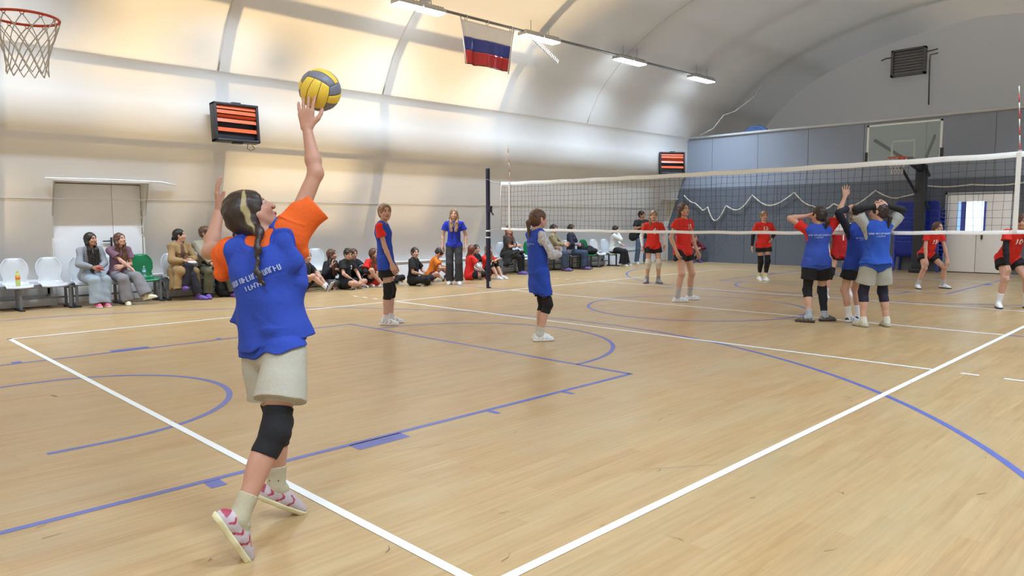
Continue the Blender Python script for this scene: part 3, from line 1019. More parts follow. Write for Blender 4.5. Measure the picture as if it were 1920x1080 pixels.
for k in range(1, 7):
    for a, b in zip(pts[:-1], pts[1:]):
        if a.y < 4.2: continue
        nn.bar(a + Vector((.01, .02, -.2 * k)), b + Vector((.01, .02, -.2 * k)), .003)
nn.build('mesh', CORD, sn)
# loose net gathered in the corner above the end wall
g2 = MB()
g2.tube([(20.9, 11.6, 4.42), (20.9, 11.1, 4.6), (20.9, 10.7, 5.02), (20.9, 10.3, 5.1), (20.9, 9.6, 5.5), (20.9, 9.35, 5.85)], .02, 6)
tag(g2.build('corner_rope', mat('rope_white2', lin((190, 190, 188)), .7)), 'pale rope drooping in the upper corner above the end wall', 'rope')
tw = MB(); rows = []
for i in range(9):
    rows.append([(XE + .25 + .03 * math.sin(j * 2 + i), 10.2 - i * .11, 4.40 + .02 + (.20 * math.sin(math.pi * i / 8) ** .6) * j / 4 * (1 - .15 * math.sin(i * 2.1)) - .0) for j in range(5)])
tw.grid(rows)
solidify(tag(tw.build('blue_cloth', mat('blue_cloth', lin((92, 120, 180)), .8)), 'small blue cloth lying on top of the end wall near the left corner', 'cloth'), .05)


# ------------------------------------------------------------------ benches with bucket seats
def seat_mesh(mb, cx, y0, z0, w=.42):
    """plastic bucket seat facing -y; y0 is the front edge, z0 the seat height"""
    prof = [(0.0, -.035), (.012, -.008), (.05, .0), (.16, -.006), (.27, -.010), (.34, .004), (.375, .045), (.392, .11), (.402, .19), (.412, .28), (.42, .36), (.432, .42), (.448, .452)]
    nb = 17; rows = []
    for i, (dy, dz) in enumerate(prof):
        t = i / (len(prof) - 1)
        hw = w / 2 * (1.0 if dy < .3 else (1.0 - .20 * math.exp(-((dz - .10) / .07) ** 2)))
        if dz > .3: hw *= math.sqrt(max(.12, 1 - ((dz - .27) / .205) ** 2))
        if dy < .05: hw *= .93
        row = []
        for j in range(nb):
            u = -1 + 2 * j / (nb - 1)
            edge = abs(u) ** 3
            if dy < .3: row.append((cx + u * hw, y0 + dy, z0 + dz + .022 * edge * (1 if dy > .04 else 0) - .012 * (1 - u * u)))
            else: row.append((cx + u * hw, y0 + dy - .05 * edge * (1 - .3 * t), z0 + dz))
        rows.append(row)
    return mb.grid(rows)


SWHITE = mat('seat_white', lin((208, 213, 220)), .22)
SGREEN = mat('seat_green', lin((8, 118, 72)), .25)
FRAME = mat('bench_frame', lin((122, 126, 132)), .4, metal=.4)
YF = 12.30


def bench(seats, label, ends):
    x0, x1 = ends
    e = empty('spectator_bench', ((x0 + x1) / 2, YF + .3, 0), label, 'bench')
    f = MB()
    f.bar((x0, YF + .10, .385), (x1, YF + .10, .385), .04); f.bar((x0, YF + .32, .385), (x1, YF + .32, .385), .04)
    f.bar((x0, YF + .36, .17), (x1, YF + .36, .17), .03)
    f.build('rail', FRAME, e)
    lx = [x0 + .03, x1 - .03] + ([(x0 + x1) / 2] if x1 - x0 > 1.3 else [])
    for x in lx:
        l = MB()
        l.bar((x, YF + .06, .37), (x, YF + .06, .03), .04); l.bar((x, YF + .36, .37), (x, YF + .36, .03), .04); l.bar((x, YF + .06, .36), (x, YF + .36, .36), .04)
        lo = l.build('leg', FRAME, e)
        MB().box((x - .04, YF - .06, 0), (x + .04, YF + .42, .03), .008).build('foot', mat('black_foot', lin((36, 36, 40)), .5), lo)
    for x, c in seats:
        m = SGREEN if c == 'g' else SWHITE
        o = seat_mesh(MB(), x, YF, .425).build('seat', m, e)
        solidify(o, .010)
    return e


bench([(.29, 'w'), (.79, 'w'), (1.30, 'w')], 'white seated bench at the far left, a soft drink bottle on one seat', (0.03, 1.56))
bench([(1.80, 'w'), (2.29, 'w'), (2.81, 'g')], 'bench before the left door with two girls and one green seat', (1.60, 3.06))
bench([(3.37, 'w'), (3.93, 'w'), (4.50, 'w')], 'white seated bench under the woman in the tan coat', (3.12, 4.76))
bench([(5.45, 'w'), (5.97, 'w'), (6.50, 'w')], 'white seated bench partly hidden behind the serving girl', (5.2, 6.75))
bench([(12.3, 'w'), (12.85, 'w'), (13.38, 'g')], 'bench with the woman in the dark fringed skirt behind the net post', (12.0, 13.65))
bench([(13.98, 'w'), (14.5, 'w'), (15.05, 'w')], 'white seated bench under the couple in beige and navy', (13.72, 15.25))
bench([(15.45, 'w'), (15.87, 'g'), (16.38, 'w'), (16.95, 'w')], 'bench holding a black bag on its green seat, farthest along the wall', (15.3, 17.2))

# grey step boxes behind the left benches
for x0, x1, lb in ((-1.2, 1.36, 'long grey low box under the leftmost bench'), (3.15, 6.9, 'long grey low box under the benches behind the serving girl'), (12.0, 17.1, 'long pale low box under the benches behind the net')):
    e = empty('step_box', ((x0 + x1) / 2, 12.75, 0), lb, 'box')
    MB().box((x0, 12.76, .02), (x1, 12.86, .17), .006).build('lower_board', mat('board_pale', lin((206, 210, 216)), .4), e)
    MB().box((x0, 12.78, .22), (x1, 12.87, .36), .006).build('upper_board', mat('board_pale2', lin((176, 180, 186)), .4), e)
    for x in np.linspace(x0 + .06, x1 - .06, 4): MB().box((x - .02, 12.78, 0), (x + .02, 12.87, .36)).build('support', FRAME, e)


# ------------------------------------------------------------------ bottles, bags
def bottle(x, y, z, label, liquid, lab, h=.23, r=.033):
    e = empty('drink_bottle', (x, y, z), label, 'bottle')
    MB().lathe((x, y, z), [(r * .8, 0), (r, .012), (r, h * .35), (r * .9, h * .42), (r, h * .5), (r, h * .68), (r * .75, h * .8), (r * .4, h * .88), (r * .4, h * .93)], 18).build('body', mat('bottle_' + lab, lin(liquid[:3]), .1, alpha=liquid[3]), e)
    MB().lathe((x, y, z), [(r * 1.02, h * .43), (r * 1.03, h * .66)], 18).build('wrapper', mat('wrap_' + lab, lin(liquid[4]), .4), e)
    MB().lathe((x, y, z), [(r * .46, h * .92), (r * .46, h)], 14).build('cap', mat('cap_' + lab, lin(liquid[5]), .4), e)


bottle(.80, YF + .2, .42, 'yellow green drink bottle with orange wrapper on a white seat', (214, 224, 120, .8, (236, 130, 60), (200, 210, 60)), 'soda', .25, .036)
bottle(2.80, YF + .2, .42, 'clear water bottle with pale blue wrapper on the green seat', (170, 205, 215, .45, (150, 205, 225), (220, 235, 240)), 'water', .24, .033)
bottle(6.60, YF + .16, .42, 'small yellow green bottle on the white seat behind the sitting group', (206, 214, 150, .7, (220, 225, 180), (200, 210, 60)), 'juice', .2, .028)


def blob(name, label, cat, ells, hexc, kscale=.02, vox=.012, rough=.8):
    pr = [ell(c, r, k=.03) for c, r in ells]
    v, q = sdf_mesh(pr, vox, noise=.006)
    e = empty(name, (ells[0][0][0], ells[0][0][1], ells[0][0][2] - ells[0][1][2]), label, cat)
    obj_np('body', v, q, fabric(hexc, rough), e)
    return e


# stacked blue plastic chairs beside the post
BLUE = mat('chair_blue', lin((26, 52, 166)), .35)


def blue_chair(x, y, z, rot, label, grp):
    e = empty('stacked_chair', (x, y, z), label, 'chair', grp)
    mb = MB(); rows = []
    for dy, dz in ((0, -.02), (.03, 0), (.2, -.01), (.38, -.015), (.42, .03), (.44, .12), (.47, .28), (.49, .40), (.50, .43)):
        hw = .255 if dz < .35 else .235
        if dz > .42: hw = .16
        rows.append([(x + .28 - dy, y + hw * u, z + .42 + dz + .01 * u * u) for u in (-1, -.9, -.6, -.2, .2, .6, .9, 1)])
    mb.grid(rows)
    s = mb.build('seat_shell', BLUE, e); solidify(s, .012)
    a = MB()
    for u in (-1, 1): a.tube([(x + .26, y + u * .25, z + .42), (x + .24, y + u * .265, z + .60), (x + .0, y + u * .27, z + .62), (x - .18, y + u * .25, z + .64)], .014, 6)
    a.build('armrests', BLUE, e)
    for u in (-1, 1):
        for dx, t in ((.24, .04), (-.14, -.06)):
            MB().bar((x + dx, y + u * .22, z + .42), (x + dx + t, y + u * .25, z), .04).build('leg', BLUE, e)
    return e


for y, nm3 in ((4.80, 'left'), (4.18, 'right')):
    proto = None
    n = 11
    for k in range(n):
        pos = 'lowest' if k == 0 else ('topmost' if k == n - 1 else None)
        lb = 'blue plastic chair, %s of the stack just %s of the dark post' % (pos, nm3) if pos else 'blue plastic chair in the middle of the stack just %s of the dark post' % nm3
        g = 'blue chairs in the stack %s of the post' % nm3
        if proto is None:
            proto = blue_chair(20.76, y, 0, 0, lb, g)
            c = proto
        else:
            c = copy_tree(proto); c.location = (20.76, y, k * .112)
            c['label'] = lb
# ------------------------------------------------------------------ people
SKIN = {'fair': (206, 162, 142), 'mid': (190, 142, 120), 'tan': (176, 124, 98)}
HAIRC = {'dark': (44, 32, 28), 'brown': (86, 58, 42), 'light': (134, 104, 72), 'blond': (170, 140, 98), 'black': (24, 20, 20), 'red': (110, 56, 38)}
_hairm = {}


def hair_mat(c, streak=False):
    if (c, streak) in _hairm: return _hairm[(c, streak)]
    m = bpy.data.materials.new('hair_' + c); m.use_nodes = True
    nt = m.node_tree; b = nt.nodes['Principled BSDF']
    base = lin(HAIRC[c])
    tc = nt.nodes.new('ShaderNodeTexCoord'); mp = nt.nodes.new('ShaderNodeMapping'); mp.inputs['Scale'].default_value = (110, 110, 9)
    nz = nt.nodes.new('ShaderNodeTexNoise'); nz.inputs['Scale'].default_value = 1; nz.inputs['Detail'].default_value = 3
    nt.links.new(tc.outputs['Object'], mp.inputs[0]); nt.links.new(mp.outputs[0], nz.inputs['Vector'])
    cr = nt.nodes.new('ShaderNodeValToRGB')
    cr.color_ramp.elements[0].position = .3; cr.color_ramp.elements[0].color = (*[v * .55 for v in base], 1)
    cr.color_ramp.elements[1].position = .75; cr.color_ramp.elements[1].color = (*[min(1, v * 1.7) for v in base], 1)
    nt.links.new(nz.outputs['Fac'], cr.inputs[0]); nt.links.new(cr.outputs[0], b.inputs['Base Color'])
    b.inputs['Roughness'].default_value = .42
    bp = nt.nodes.new('ShaderNodeBump'); bp.inputs['Strength'].default_value = .5; bp.inputs['Distance'].default_value = .004
    nt.links.new(nz.outputs['Fac'], bp.inputs['Height']); nt.links.new(bp.outputs[0], b.inputs['Normal'])
    if streak:
        at = nt.nodes.new('ShaderNodeAttribute'); at.attribute_name = 'Col'
        mx = nt.nodes.new('ShaderNodeMix'); mx.data_type = 'RGBA'
        nt.links.new(at.outputs['Color'], mx.inputs['Factor']); nt.links.new(cr.outputs[0], mx.inputs[6])
        mx.inputs[7].default_value = (*lin((176, 160, 112)), 1)
        nt.links.new(mx.outputs[2], b.inputs['Base Color'])
    _hairm[(c, streak)] = m
    return m


SKINM = mat('skin', (0.6, 0.4, 0.3), 0.5, attr=True, var=.05, bscale=60, spec=.35)


def rotz(v, a):
    c, s = math.cos(a), math.sin(a)
    return V3(v[0] * c - v[1] * s, v[0] * s + v[1] * c, v[2])


def ik(root, tgt, l1, l2, hint):
    d = tgt - root; L = np.linalg.norm(d)
    mx = (l1 + l2) * .998
    if L > mx: tgt = root + d / L * mx; d = tgt - root; L = mx
    x = (l1 * l1 - l2 * l2 + L * L) / (2 * L)
    y = math.sqrt(max(l1 * l1 - x * x, 1e-8))
    u = d / L; h = np.asarray(hint, float); h = h - u * (h @ u)
    if np.linalg.norm(h) < 1e-4: h = V3(0.01, 0.02, 1) - u * u[2]
    return root + u * x + unit(h) * y, tgt


def make_J(pos, yaw, H=1.65, pel=(0, 0, .88), td=(0, 0, 1), pyaw=0, cyaw=0, hyaw=0, hpitch=0, hroll=0, neck=(0.02, 0, 1), roll=0,
           feet=None, toes=((8, 0), (-8, 0)), knee=((1, .12, .1), (1, -.12, .1)), hands=None, elb=((-1, .6, -.2), (-1, -.6, -.2)),
           hd=(None, None), pn=(None, None), sw=.165, up=None):
    """joints in world metres from a pose given in body space (x forward, y left); angles in degrees"""
    s = H / 1.65; a = math.radians(yaw); base = V3(pos[0], pos[1], pos[2] if len(pos) > 2 else 0)
    T = lambda v: base + rotz(V3(*v) * s, a)
    D = lambda v: unit(rotz(V3(*v), a))
    J = {'s': s, 'base': base}
    P = T(pel); tu = D(td)
    J['P'] = P; J['N'] = P + tu * .505 * s; J['tu'] = tu
    pl = rotz((0, 1, 0), a + math.radians(pyaw)); J['pl'] = pl; J['pf'] = unit(np.cross(pl, V3(0, 0, 1)))
    cl = rotz((0, 1, 0), a + math.radians(cyaw)); cl = cl + tu * math.sin(math.radians(roll)); cl = unit(cl - tu * (cl @ tu)) if roll == 0 else unit(cl)
    J['cl'] = cl; J['cf'] = unit(np.cross(cl, tu))
    J['C'] = P + tu * .36 * s
    J['M'] = P + tu * .19 * s + J['cf'] * .006 * s
    nk = D(neck)
    J['H'] = J['N'] + nk * .155 * s
    ha = a + math.radians(hyaw)
    hf = V3(math.cos(ha) * math.cos(math.radians(hpitch)), math.sin(ha) * math.cos(math.radians(hpitch)), math.sin(math.radians(hpitch)))
    hl = unit(np.cross(V3(0, 0, 1), hf)); hu = np.cross(hf, hl)
    rr = math.radians(hroll); hl, hu = hl * math.cos(rr) + hu * math.sin(rr), hu * math.cos(rr) - hl * math.sin(rr)
    J['hf'], J['hl'], J['hu'] = hf, hl, hu
    if feet is None: feet = ((0, .11, .075), (0, -.11, .075))
    if hands is None: hands = ((.05, .24, .84), (.05, -.24, .84))
    for i, sg in ((0, 1), (1, -1)):
        J['S%d' % i] = J['N'] - tu * .055 * s + cl * sg * sw * s
        J['h%d' % i] = P - V3(0, 0, .02) * s + pl * sg * .085 * s
        A = T(feet[i])
        J['k%d' % i], J['a%d' % i] = ik(J['h%d' % i], A, .405 * s, .40 * s, D(knee[i]))
        ty, tp = toes[i]; t = a + math.radians(ty); tp = math.radians(tp)
        J['t%d' % i] = V3(math.cos(t) * math.cos(tp), math.sin(t) * math.cos(tp), math.sin(tp))
        Wr = T(hands[i])
        J['e%d' % i], J['w%d' % i] = ik(J['S%d' % i], Wr, .275 * s, .245 * s, D(elb[i]))
        f = unit(J['w%d' % i] - J['e%d' % i])
        J['hd%d' % i] = f if hd[i] is None else D(hd[i])
        p = (-sg * cl + .2 * J['cf']) if pn[i] is None else D(pn[i])
        p = p - J['hd%d' % i] * (p @ J['hd%d' % i]); J['pn%d' % i] = unit(p)
    J['curl'] = (.35, .35)
    return J


def hand_prims(J, i, s):
    W_, d, n = J['w%d' % i], J['hd%d' % i], J['pn%d' % i]
    side = unit(np.cross(d, n)) * (1 if i == 0 else -1)      # towards the thumb
    th = J.get('thumb', (1, 1))[i]
    side = side * th
    pr = []
    ks = [.033, .011, -.011, -.031]
    ln = [.92, 1.0, .94, .76]
    cu = J['curl'][i]
    sp = J.get('splay', (.10, .10))[i]
    for j in range(4):
        kb = W_ + (d * (.088 - .004 * abs(j - 1)) + side * ks[j]) * s
        pr.append(cap(W_ + (d * .012 + side * ks[j] * .55) * s, kb, .0155 * s, .0125 * s, k=.014))
        dirv = unit(d + side * sp * (1.5 - j) / 1.5 * 1.2)
        a = cu * .7
        p = kb; rad = .0096
        for q, l in enumerate((.042, .027, .021)):
            v = dirv * math.cos(a) + n * math.sin(a)
            p2 = p + v * l * ln[j] * s
            pr.append(cap(p, p2, rad * s, (rad - .0011) * s, k=.003))
            rad -= .0011; p = p2; a += cu * (1.0 - .1 * q)
    tb = W_ + (d * .025 + side * .022 + n * .008) * s
    v1 = unit(d * .62 + side * .75 + n * .25); v2 = unit(d * .85 + side * .4 + n * (.25 + cu * .5)); v3 = unit(d * .95 + side * .15 + n * (.3 + cu * .7))
    p1 = tb + v1 * .042 * s; p2 = p1 + v2 * .030 * s; p3 = p2 + v3 * .024 * s
    pr += [cap(tb, p1, .015 * s, .0118 * s, k=.012), cap(p1, p2, .0112 * s, .010 * s, k=.003), cap(p2, p3, .0098 * s, .0085 * s, k=.003)]
    return pr


def body_prims(J, o):
    s = J['s']; g = o.get('fat', 1.0); pr = []
    P, M, C, N, tu, cf, cl, pf, pl = (J[q] for q in ('P', 'M', 'C', 'N', 'tu', 'cf', 'cl', 'pf', 'pl'))
    pr.append(cap(P + pl * .055 * s, P - pl * .055 * s, .084 * s * g, n=pf, s=1.0, k=.05))
    pr.append(cap(P + tu * .02 * s, M, .118 * s * g, .102 * s * g, n=pf, s=.76, k=.05))
    pr.append(cap(M, C, .102 * s * g, .118 * s * g, n=cf, s=.72, k=.05))
    pr.append(cap(C, N - tu * .09 * s, .117 * s * g, .092 * s * g, n=cf, s=.7, k=.05))
    if not o.get('male'):
        for q in (1, -1): pr.append(ell(C + (cf * .050 + cl * q * .054 - tu * .02) * s, V3(.038, .045, .05) * s, k=.05))
    H_, hf, hl, hu = J['H'], J['hf'], J['hl'], J['hu']
    hs = J.get('hs', 1.0) * s * (1.03 if o.get('male') else 1.0) * min(1.06, max(1.0, 1.65 / (1.65 * s)) ** .5)
    R = np.stack([hf, hl, hu])
    nk = H_ - (hu * .065 + hf * .018) * hs
    pr.append(cap(N - tu * .04 * s, nk, .054 * s, .050 * s, k=.03))
    for i, q in ((0, 1), (1, -1)):
        S, E, W_ = J['S%d' % i], J['e%d' % i], J['w%d' % i]
        pr.append(cap(N - tu * .025 * s + cl * q * .03 * s, S - cl * q * .006 * s, .040 * s, .037 * s, k=.04))
        pr.append(cap(C + cl * q * .08 * s, S - tu * .025 * s, .052 * s, .038 * s, k=.04))
        pr.append(cap(S, E, .042 * s * g, .034 * s * g, k=.025))
        mid = E + (W_ - E) * .3
        pr.append(cap(E, mid, .034 * s * g, .035 * s * g, k=.02)); pr.append(cap(mid, W_, .035 * s * g, .0235 * s, k=.02))
        pr += hand_prims(J, i, s * (1.06 if o.get('male') else 1))
        h_, K, A, t = J['h%d' % i], J['k%d' % i], J['a%d' % i], J['t%d' % i]
        pr.append(cap(h_, K, .080 * s * g, .051 * s * g, k=.04))
        sh = unit(A - K); back = unit(K + 0 - (h_ + A) / 2) * -1
        if np.linalg.norm(K - (h_ + A) / 2) < .02: back = -J['pf']
        back = unit(back - sh * (back @ sh))
        pr.append(cap(K, A, .052 * s * g, .036 * s, k=.03))
        pr.append(ell(K + sh * .13 * s + back * .022 * s, V3(.036, .046, .10) * s * V3(g, g, 1), R=np.stack([back, unit(np.cross(sh, back)), sh]), k=.035))
        pr.append(ell(K - back * .02 * s, V3(.040, .042, .045) * s, k=.03))
        pr.append(cap(A, A - sh * -.045 * s + t * .1 * s, .034 * s, .028 * s, k=.03))
    # head
    A_ = lambda f, l, u: H_ + (hf * f + hl * l + hu * u) * hs
    rr = lambda a, b, c: V3(a, b, c) * hs
    pr.append(ell(A_(-.014, 0, .012), rr(.098, .076, .092), R, k=.02))
    pr.append(ell(A_(.018, 0, -.052), rr(.070, .058, .062), R, k=.03))
    pr.append(ell(A_(.056, 0, -.098), rr(.026, .028, .018), R, k=.028))
    for q in (1, -1):
        pr.append(ell(A_(.052, .036 * q, -.036), rr(.028, .024, .024), R, k=.025))
        pr.append(cap(A_(.010, .060 * q, -.045), A_(.040, .030 * q, -.098), .016 * hs, .013 * hs, k=.02))
        pr.append(ell(A_(.084, .031 * q, -.002), rr(.016, .019, .0125), R, k=.012, op='-'))
        pr.append(ell(A_(.0715, .031 * q, -.002), rr(.013, .0145, .0125), R, k=.003))
        pr.append(cap(A_(.083, .014 * q, .017), A_(.071, .048 * q, .016), .0055 * hs, .004 * hs, k=.012))
        if o.get('style') != 'braid': pr.append(ell(A_(-.004, .075 * q, -.012), rr(.018, .008, .030), R, k=.006))
        pr.append(ell(A_(.103, .011 * q, -.040), rr(.009, .0075, .0065), R, k=.006))
    pr.append(cap(A_(.082, 0, .008), A_(.104, 0, -.034), .008 * hs, .0105 * hs, k=.012))
    pr.append(cap(A_(.086, .017, -.067), A_(.086, -.017, -.067), .0062 * hs, k=.006)); pr.append(ell(A_(.091, 0, -.064), rr(.0075, .013, .005), R, k=.005))
    pr.append(ell(A_(.089, 0, -.0735), rr(.0075, .014, .0055), R, k=.004))
    J['hs_'] = hs
    return pr


def body_col(J, o, v):
    base = np.array(lin(SKIN[o.get('skin', 'fair')]))
    col = np.tile(base, (len(v), 1))
    hs = J['hs_']
    q = (v - J['H']) / hs
    f = q @ J['hf']; l = q @ J['hl']; u = q @ J['hu']
    head = (f > .03) & (u > -.13) & (u < .1) & (np.abs(l) < .09)

    def mixc(w, c):
        nonlocal col
        w = np.clip(w, 0, 1)[:, None] * head[:, None]
        col = col * (1 - w) + np.array(c) * w
    al = np.abs(l)
    mixc((1 - (((al - .042) / .026) ** 2 + ((u + .045) / .022) ** 2)) * .2, (base[0] * 1.05, base[1] * .75, base[2] * .72))
    mixc(3 - 3 * (((al) / .024) ** 2 + ((u + .0690) / .0105) ** 2), (.36, .10, .09))
    ew = 4 - 4 * (((al - .031) / .0165) ** 2 + ((u + .002) / .0085) ** 2)
    mixc(ew * .9, (.55, .50, .48))
    mixc(4 - 4 * (((al - .031) / .0078) ** 2 + ((u + .002) / .0078) ** 2), (.035, .025, .02))
    mixc(3.5 - 3.5 * (((al - .031) / .019) ** 2 + ((u - .0075) / .0036) ** 2), (.05, .03, .025))
    hc = np.array(lin(HAIRC[o.get('hair', 'brown')])) * .8
    mixc(2.2 - 2.2 * (((al - .033) / .021) ** 2 + ((u - .024 + .25 * np.abs(al - .033)) / .0055) ** 2), hc)
    mixc(1.2 * (1 - ((al - .010) / .005) ** 2 - ((u + .0475) / .004) ** 2), (.16, .06, .05))
    # knuckles, elbows and knees a little redder
    for key, rad in (('e0', .05), ('e1', .05), ('k0', .06), ('k1', .06)):
        w = np.clip(1 - np.linalg.norm(v - J[key], axis=1) / rad, 0, 1)[:, None] * .35
        col = col * (1 - w) + base * np.array([1.0, .78, .74]) * w
    return col


def hair_prims(J, o):
    hs = J['hs_']; s = J['s']; H_, hf, hl, hu = J['H'], J['hf'], J['hl'], J['hu']
    R = np.stack([hf, hl, hu])
    A_ = lambda f, l, u: H_ + (hf * f + hl * l + hu * u) * hs
    rr = lambda a, b, c: V3(a, b, c) * hs
    st = o.get('style', 'pony'); pr = []
    th = .012 if st != 'bob' else .018
    if st in ('short', 'boy'): th = .014
    pr.append(ell(A_(-.018, 0, .014), rr(.098 + th, .078 + th, .094 + th), R, k=.01))
    if st not in ('short', 'boy'): pr.append(ell(A_(-.040, 0, -.030), rr(.075, .070 + th * .5, .075), R, k=.03))
    else: pr.append(ell(A_(-.045, 0, -.022), rr(.066, .070, .062), R, k=.03))
    # the face opening
    fo = .012 if st == 'braid' else 0
    top = .052 if st in ('boy', 'fringe') else .066
    pr.append(ell(A_(.082 + fo, 0, -.045), rr(.062, .066, top + .045), R, op='-', k=.006))
    pr.append(ell(A_(.045 + fo * 2, 0, -.080), rr(.082, .10, .066), R, op='-', k=.008))
    for q in (1, -1): pr.append(ell(A_(.004, .085 * q, -.018), rr(.024, .022, .032), R, op='-', k=.006) if st not in ('long', 'longback', 'bob', 'braid') else ell(A_(.03, .1 * q, -.07), rr(.02, .012, .02), R, op='-', k=.005))
    N, tu, cf, cl, C = J['N'], J['tu'], J['cf'], J['cl'], J['C']
    if st == 'long':
        L_ = o.get('hlen', .20); ho = o.get('hout', .02)
        for q in (1, -1):
            a = A_(-.01, .074 * q, -.01); b = A_(.0, .082 * q, -.09)
            c = N + (cf * (.060 + ho) + cl * q * .058 - tu * .045) * s; d = c + (cf * (.045 + ho) - cl * q * .006 - tu * L_) * s
            pr += [cap(a, b, .024 * hs, .026 * hs, k=.02), cap(b, c, .026 * hs, .03 * s, k=.02), cap(c, d, .050 * s, .036 * s, n=cf, s=.5, k=.02)]
        pr += [cap(A_(-.07, 0, -.03), N - cf * .05 * s - tu * .08 * s, .062 * hs, .055 * s, n=hf, s=.6, k=.02)]
    elif st == 'longback':
        L_ = o.get('hlen', .22)
        for q in (1, -1): pr += [cap(A_(-.02, .074 * q, -.0), N + (cl * q * .055 - cf * .03 - tu * .02) * s, .024 * hs, .028 * s, k=.02)]
        pr += [cap(A_(-.07, 0, -.03), N - cf * .06 * s - tu * .05 * s, .068 * hs, .06 * s, n=hf, s=.55, k=.02), cap(N - cf * .06 * s - tu * .04 * s, N - cf * .09 * s - tu * L_ * s, .062 * s, .035 * s, n=cf, s=.4, k=.02)]
    elif st == 'pony':
        d = o.get('tail', 'back'); L_ = o.get('hlen', .24)
        a = A_(-.108, 0, .01 if not o.get('low') else -.045)
        pr.append(cap(A_(-.08, 0, 0), a, .035 * hs, .018 * hs, k=.02))
        if d == 'back':
            b = a - hf * .035 * hs - V3(0, 0, .05) * s; c = b - V3(0, 0, 1) * L_ * s + hf * .015 * s
            pr += [cap(a, b, .017 * hs, .026 * hs, k=.015), cap(b, c, .030 * hs, .010 * hs, n=hl, s=1, k=.015)]
        else:
            q = 1 if d == 'left' else -1
            a2 = A_(-.05, .075 * q, -.075); b = N + (cl * q * .075 + cf * .055 - tu * .0) * s; c = b - V3(0, 0, 1) * L_ * s + cf * .02 * s
            pr += [cap(A_(-.07, .03 * q, -.05), a2, .03 * hs, .024 * hs, k=.02), cap(a2, b, .022 * hs, .024 * s, k=.015), cap(b, c, .026 * s, .012 * s, k=.015)]
    elif st == 'bun':
        pr.append(ell(A_(-.118, 0, o.get('bunz', .0)), rr(.036, .040, .038), R, k=.01))
    elif st == 'braid':
        pts = o['braid']; n = len(pts)
        for j in range(n - 1):
            a, b = pts[j], pts[j + 1]; m_ = int(max(2, np.linalg.norm(b - a) / .021))
            for q in range(m_):
                t = q / m_; c = a + (b - a) * t; r = .0155 - .008 * (j + t) / n
                off = unit(np.cross(b - a, J['cf'])) * .0045 * (1 if q % 2 else -1)
                pr.append(ell(c + off, V3(r, r, r * 1.4), k=.012))
        pr.append(cap(A_(-.06, 0, -.05), pts[0], .045 * hs, .017 * hs, k=.03))
    return pr


def top_prims(J, e=.012, hem=.06, sleeve=.5, flare=.012, bib=False, drop=0.0, neckr=.062, o={}, cuff=.0, shdrop=1.0):
    s = J['s']; g = o.get('fat', 1.0) * (1.04 if o.get('male') else 1)
    P, M, C, N, tu, cf, cl, pf, pl = (J[q] for q in ('P', 'M', 'C', 'N', 'tu', 'cf', 'cl', 'pf', 'pl'))
    bottom = P - unit(tu * .4 + V3(0, 0, .6)) * hem * s if tu[2] < .85 else P - tu * hem * s
    pr = [cap(bottom, P + tu * .06 * s, (.136 + flare) * s * g + e, .128 * s * g + e, n=pf, s=.74, ca=True, k=.03),
          cap(P + tu * .04 * s, M, .128 * s * g + e, .116 * s * g + e, n=pf, s=.76, k=.05),
          cap(M, C, .116 * s * g + e, .128 * s * g + e, n=cf, s=.74, k=.05),
          cap(C, N - tu * .085 * s, .126 * s * g + e, .100 * s * g + e, n=cf, s=.72, k=.05)]
    for i, q in ((0, 1), (1, -1)):
        S, E, W_ = J['S%d' % i], J['e%d' % i], J['w%d' % i]
        pr.append(cap(N - tu * .03 * s + cl * q * .045 * s, S - cl * q * .012 * s, .040 * s + e, .038 * s + e, k=.03))
        if not bib:
            pr.append(cap(C + cl * q * .08 * s, S - tu * .025 * s - cl * q * .01 * s, .056 * s + e, .042 * s + e, k=.03))
            if sleeve <= 1:
                pr.append(cap(S, S + (E - S) * sleeve, .044 * s * g + e, (.052 + .012 * shdrop) * s * g + e, cb=True, k=.02))
            else:
                pr.append(cap(S, E, .044 * s * g + e, .040 * s * g + e, k=.02))
                f = min(1, sleeve - 1)
                pr.append(cap(E, E + (W_ - E) * f, .040 * s * g + e, .030 * s * g + e + cuff, cb=True, k=.015))
    if bib:
        for i, q in ((0, 1), (1, -1)):
            S = J['S%d' % i]
            pr.append(cap(S + cl * q * .035 * s + tu * .06 * s, S + cl * q * .03 * s - tu * .13 * s, .075 * s, .07 * s, op='-', k=.01))
        pr.append(ell(N + cf * .02 * s + tu * .015 * s, V3(.082, .082, .075) * s, op='-', k=.008))
    else:
        pr.append(ell(N + (cf * .012 + tu * .03) * s, V3(neckr, neckr, neckr) * s, op='-', k=.004))
    return pr


def shorts_prims(J, e=.012, leg=.45, o={}, wide=.012, tight=False):
    s = J['s']; g = o.get('fat', 1.0); P, tu, pf, pl = J['P'], J['tu'], J['pf'], J['pl']
    pr = [cap(P - V3(0, 0, .01), P + tu * .10 * s, .126 * s * g + e, .114 * s * g + e, n=pf, s=.8, cb=True, k=.04)]
    for i in (0, 1):
        h_, K = J['h%d' % i], J['k%d' % i]
        pr.append(cap(h_ + V3(0, 0, .01) * s, h_ + (K - h_) * leg, .086 * s * g + e, (.076 if not tight else .068) * s * g + e + wide, cb=True, k=.012))
    return pr


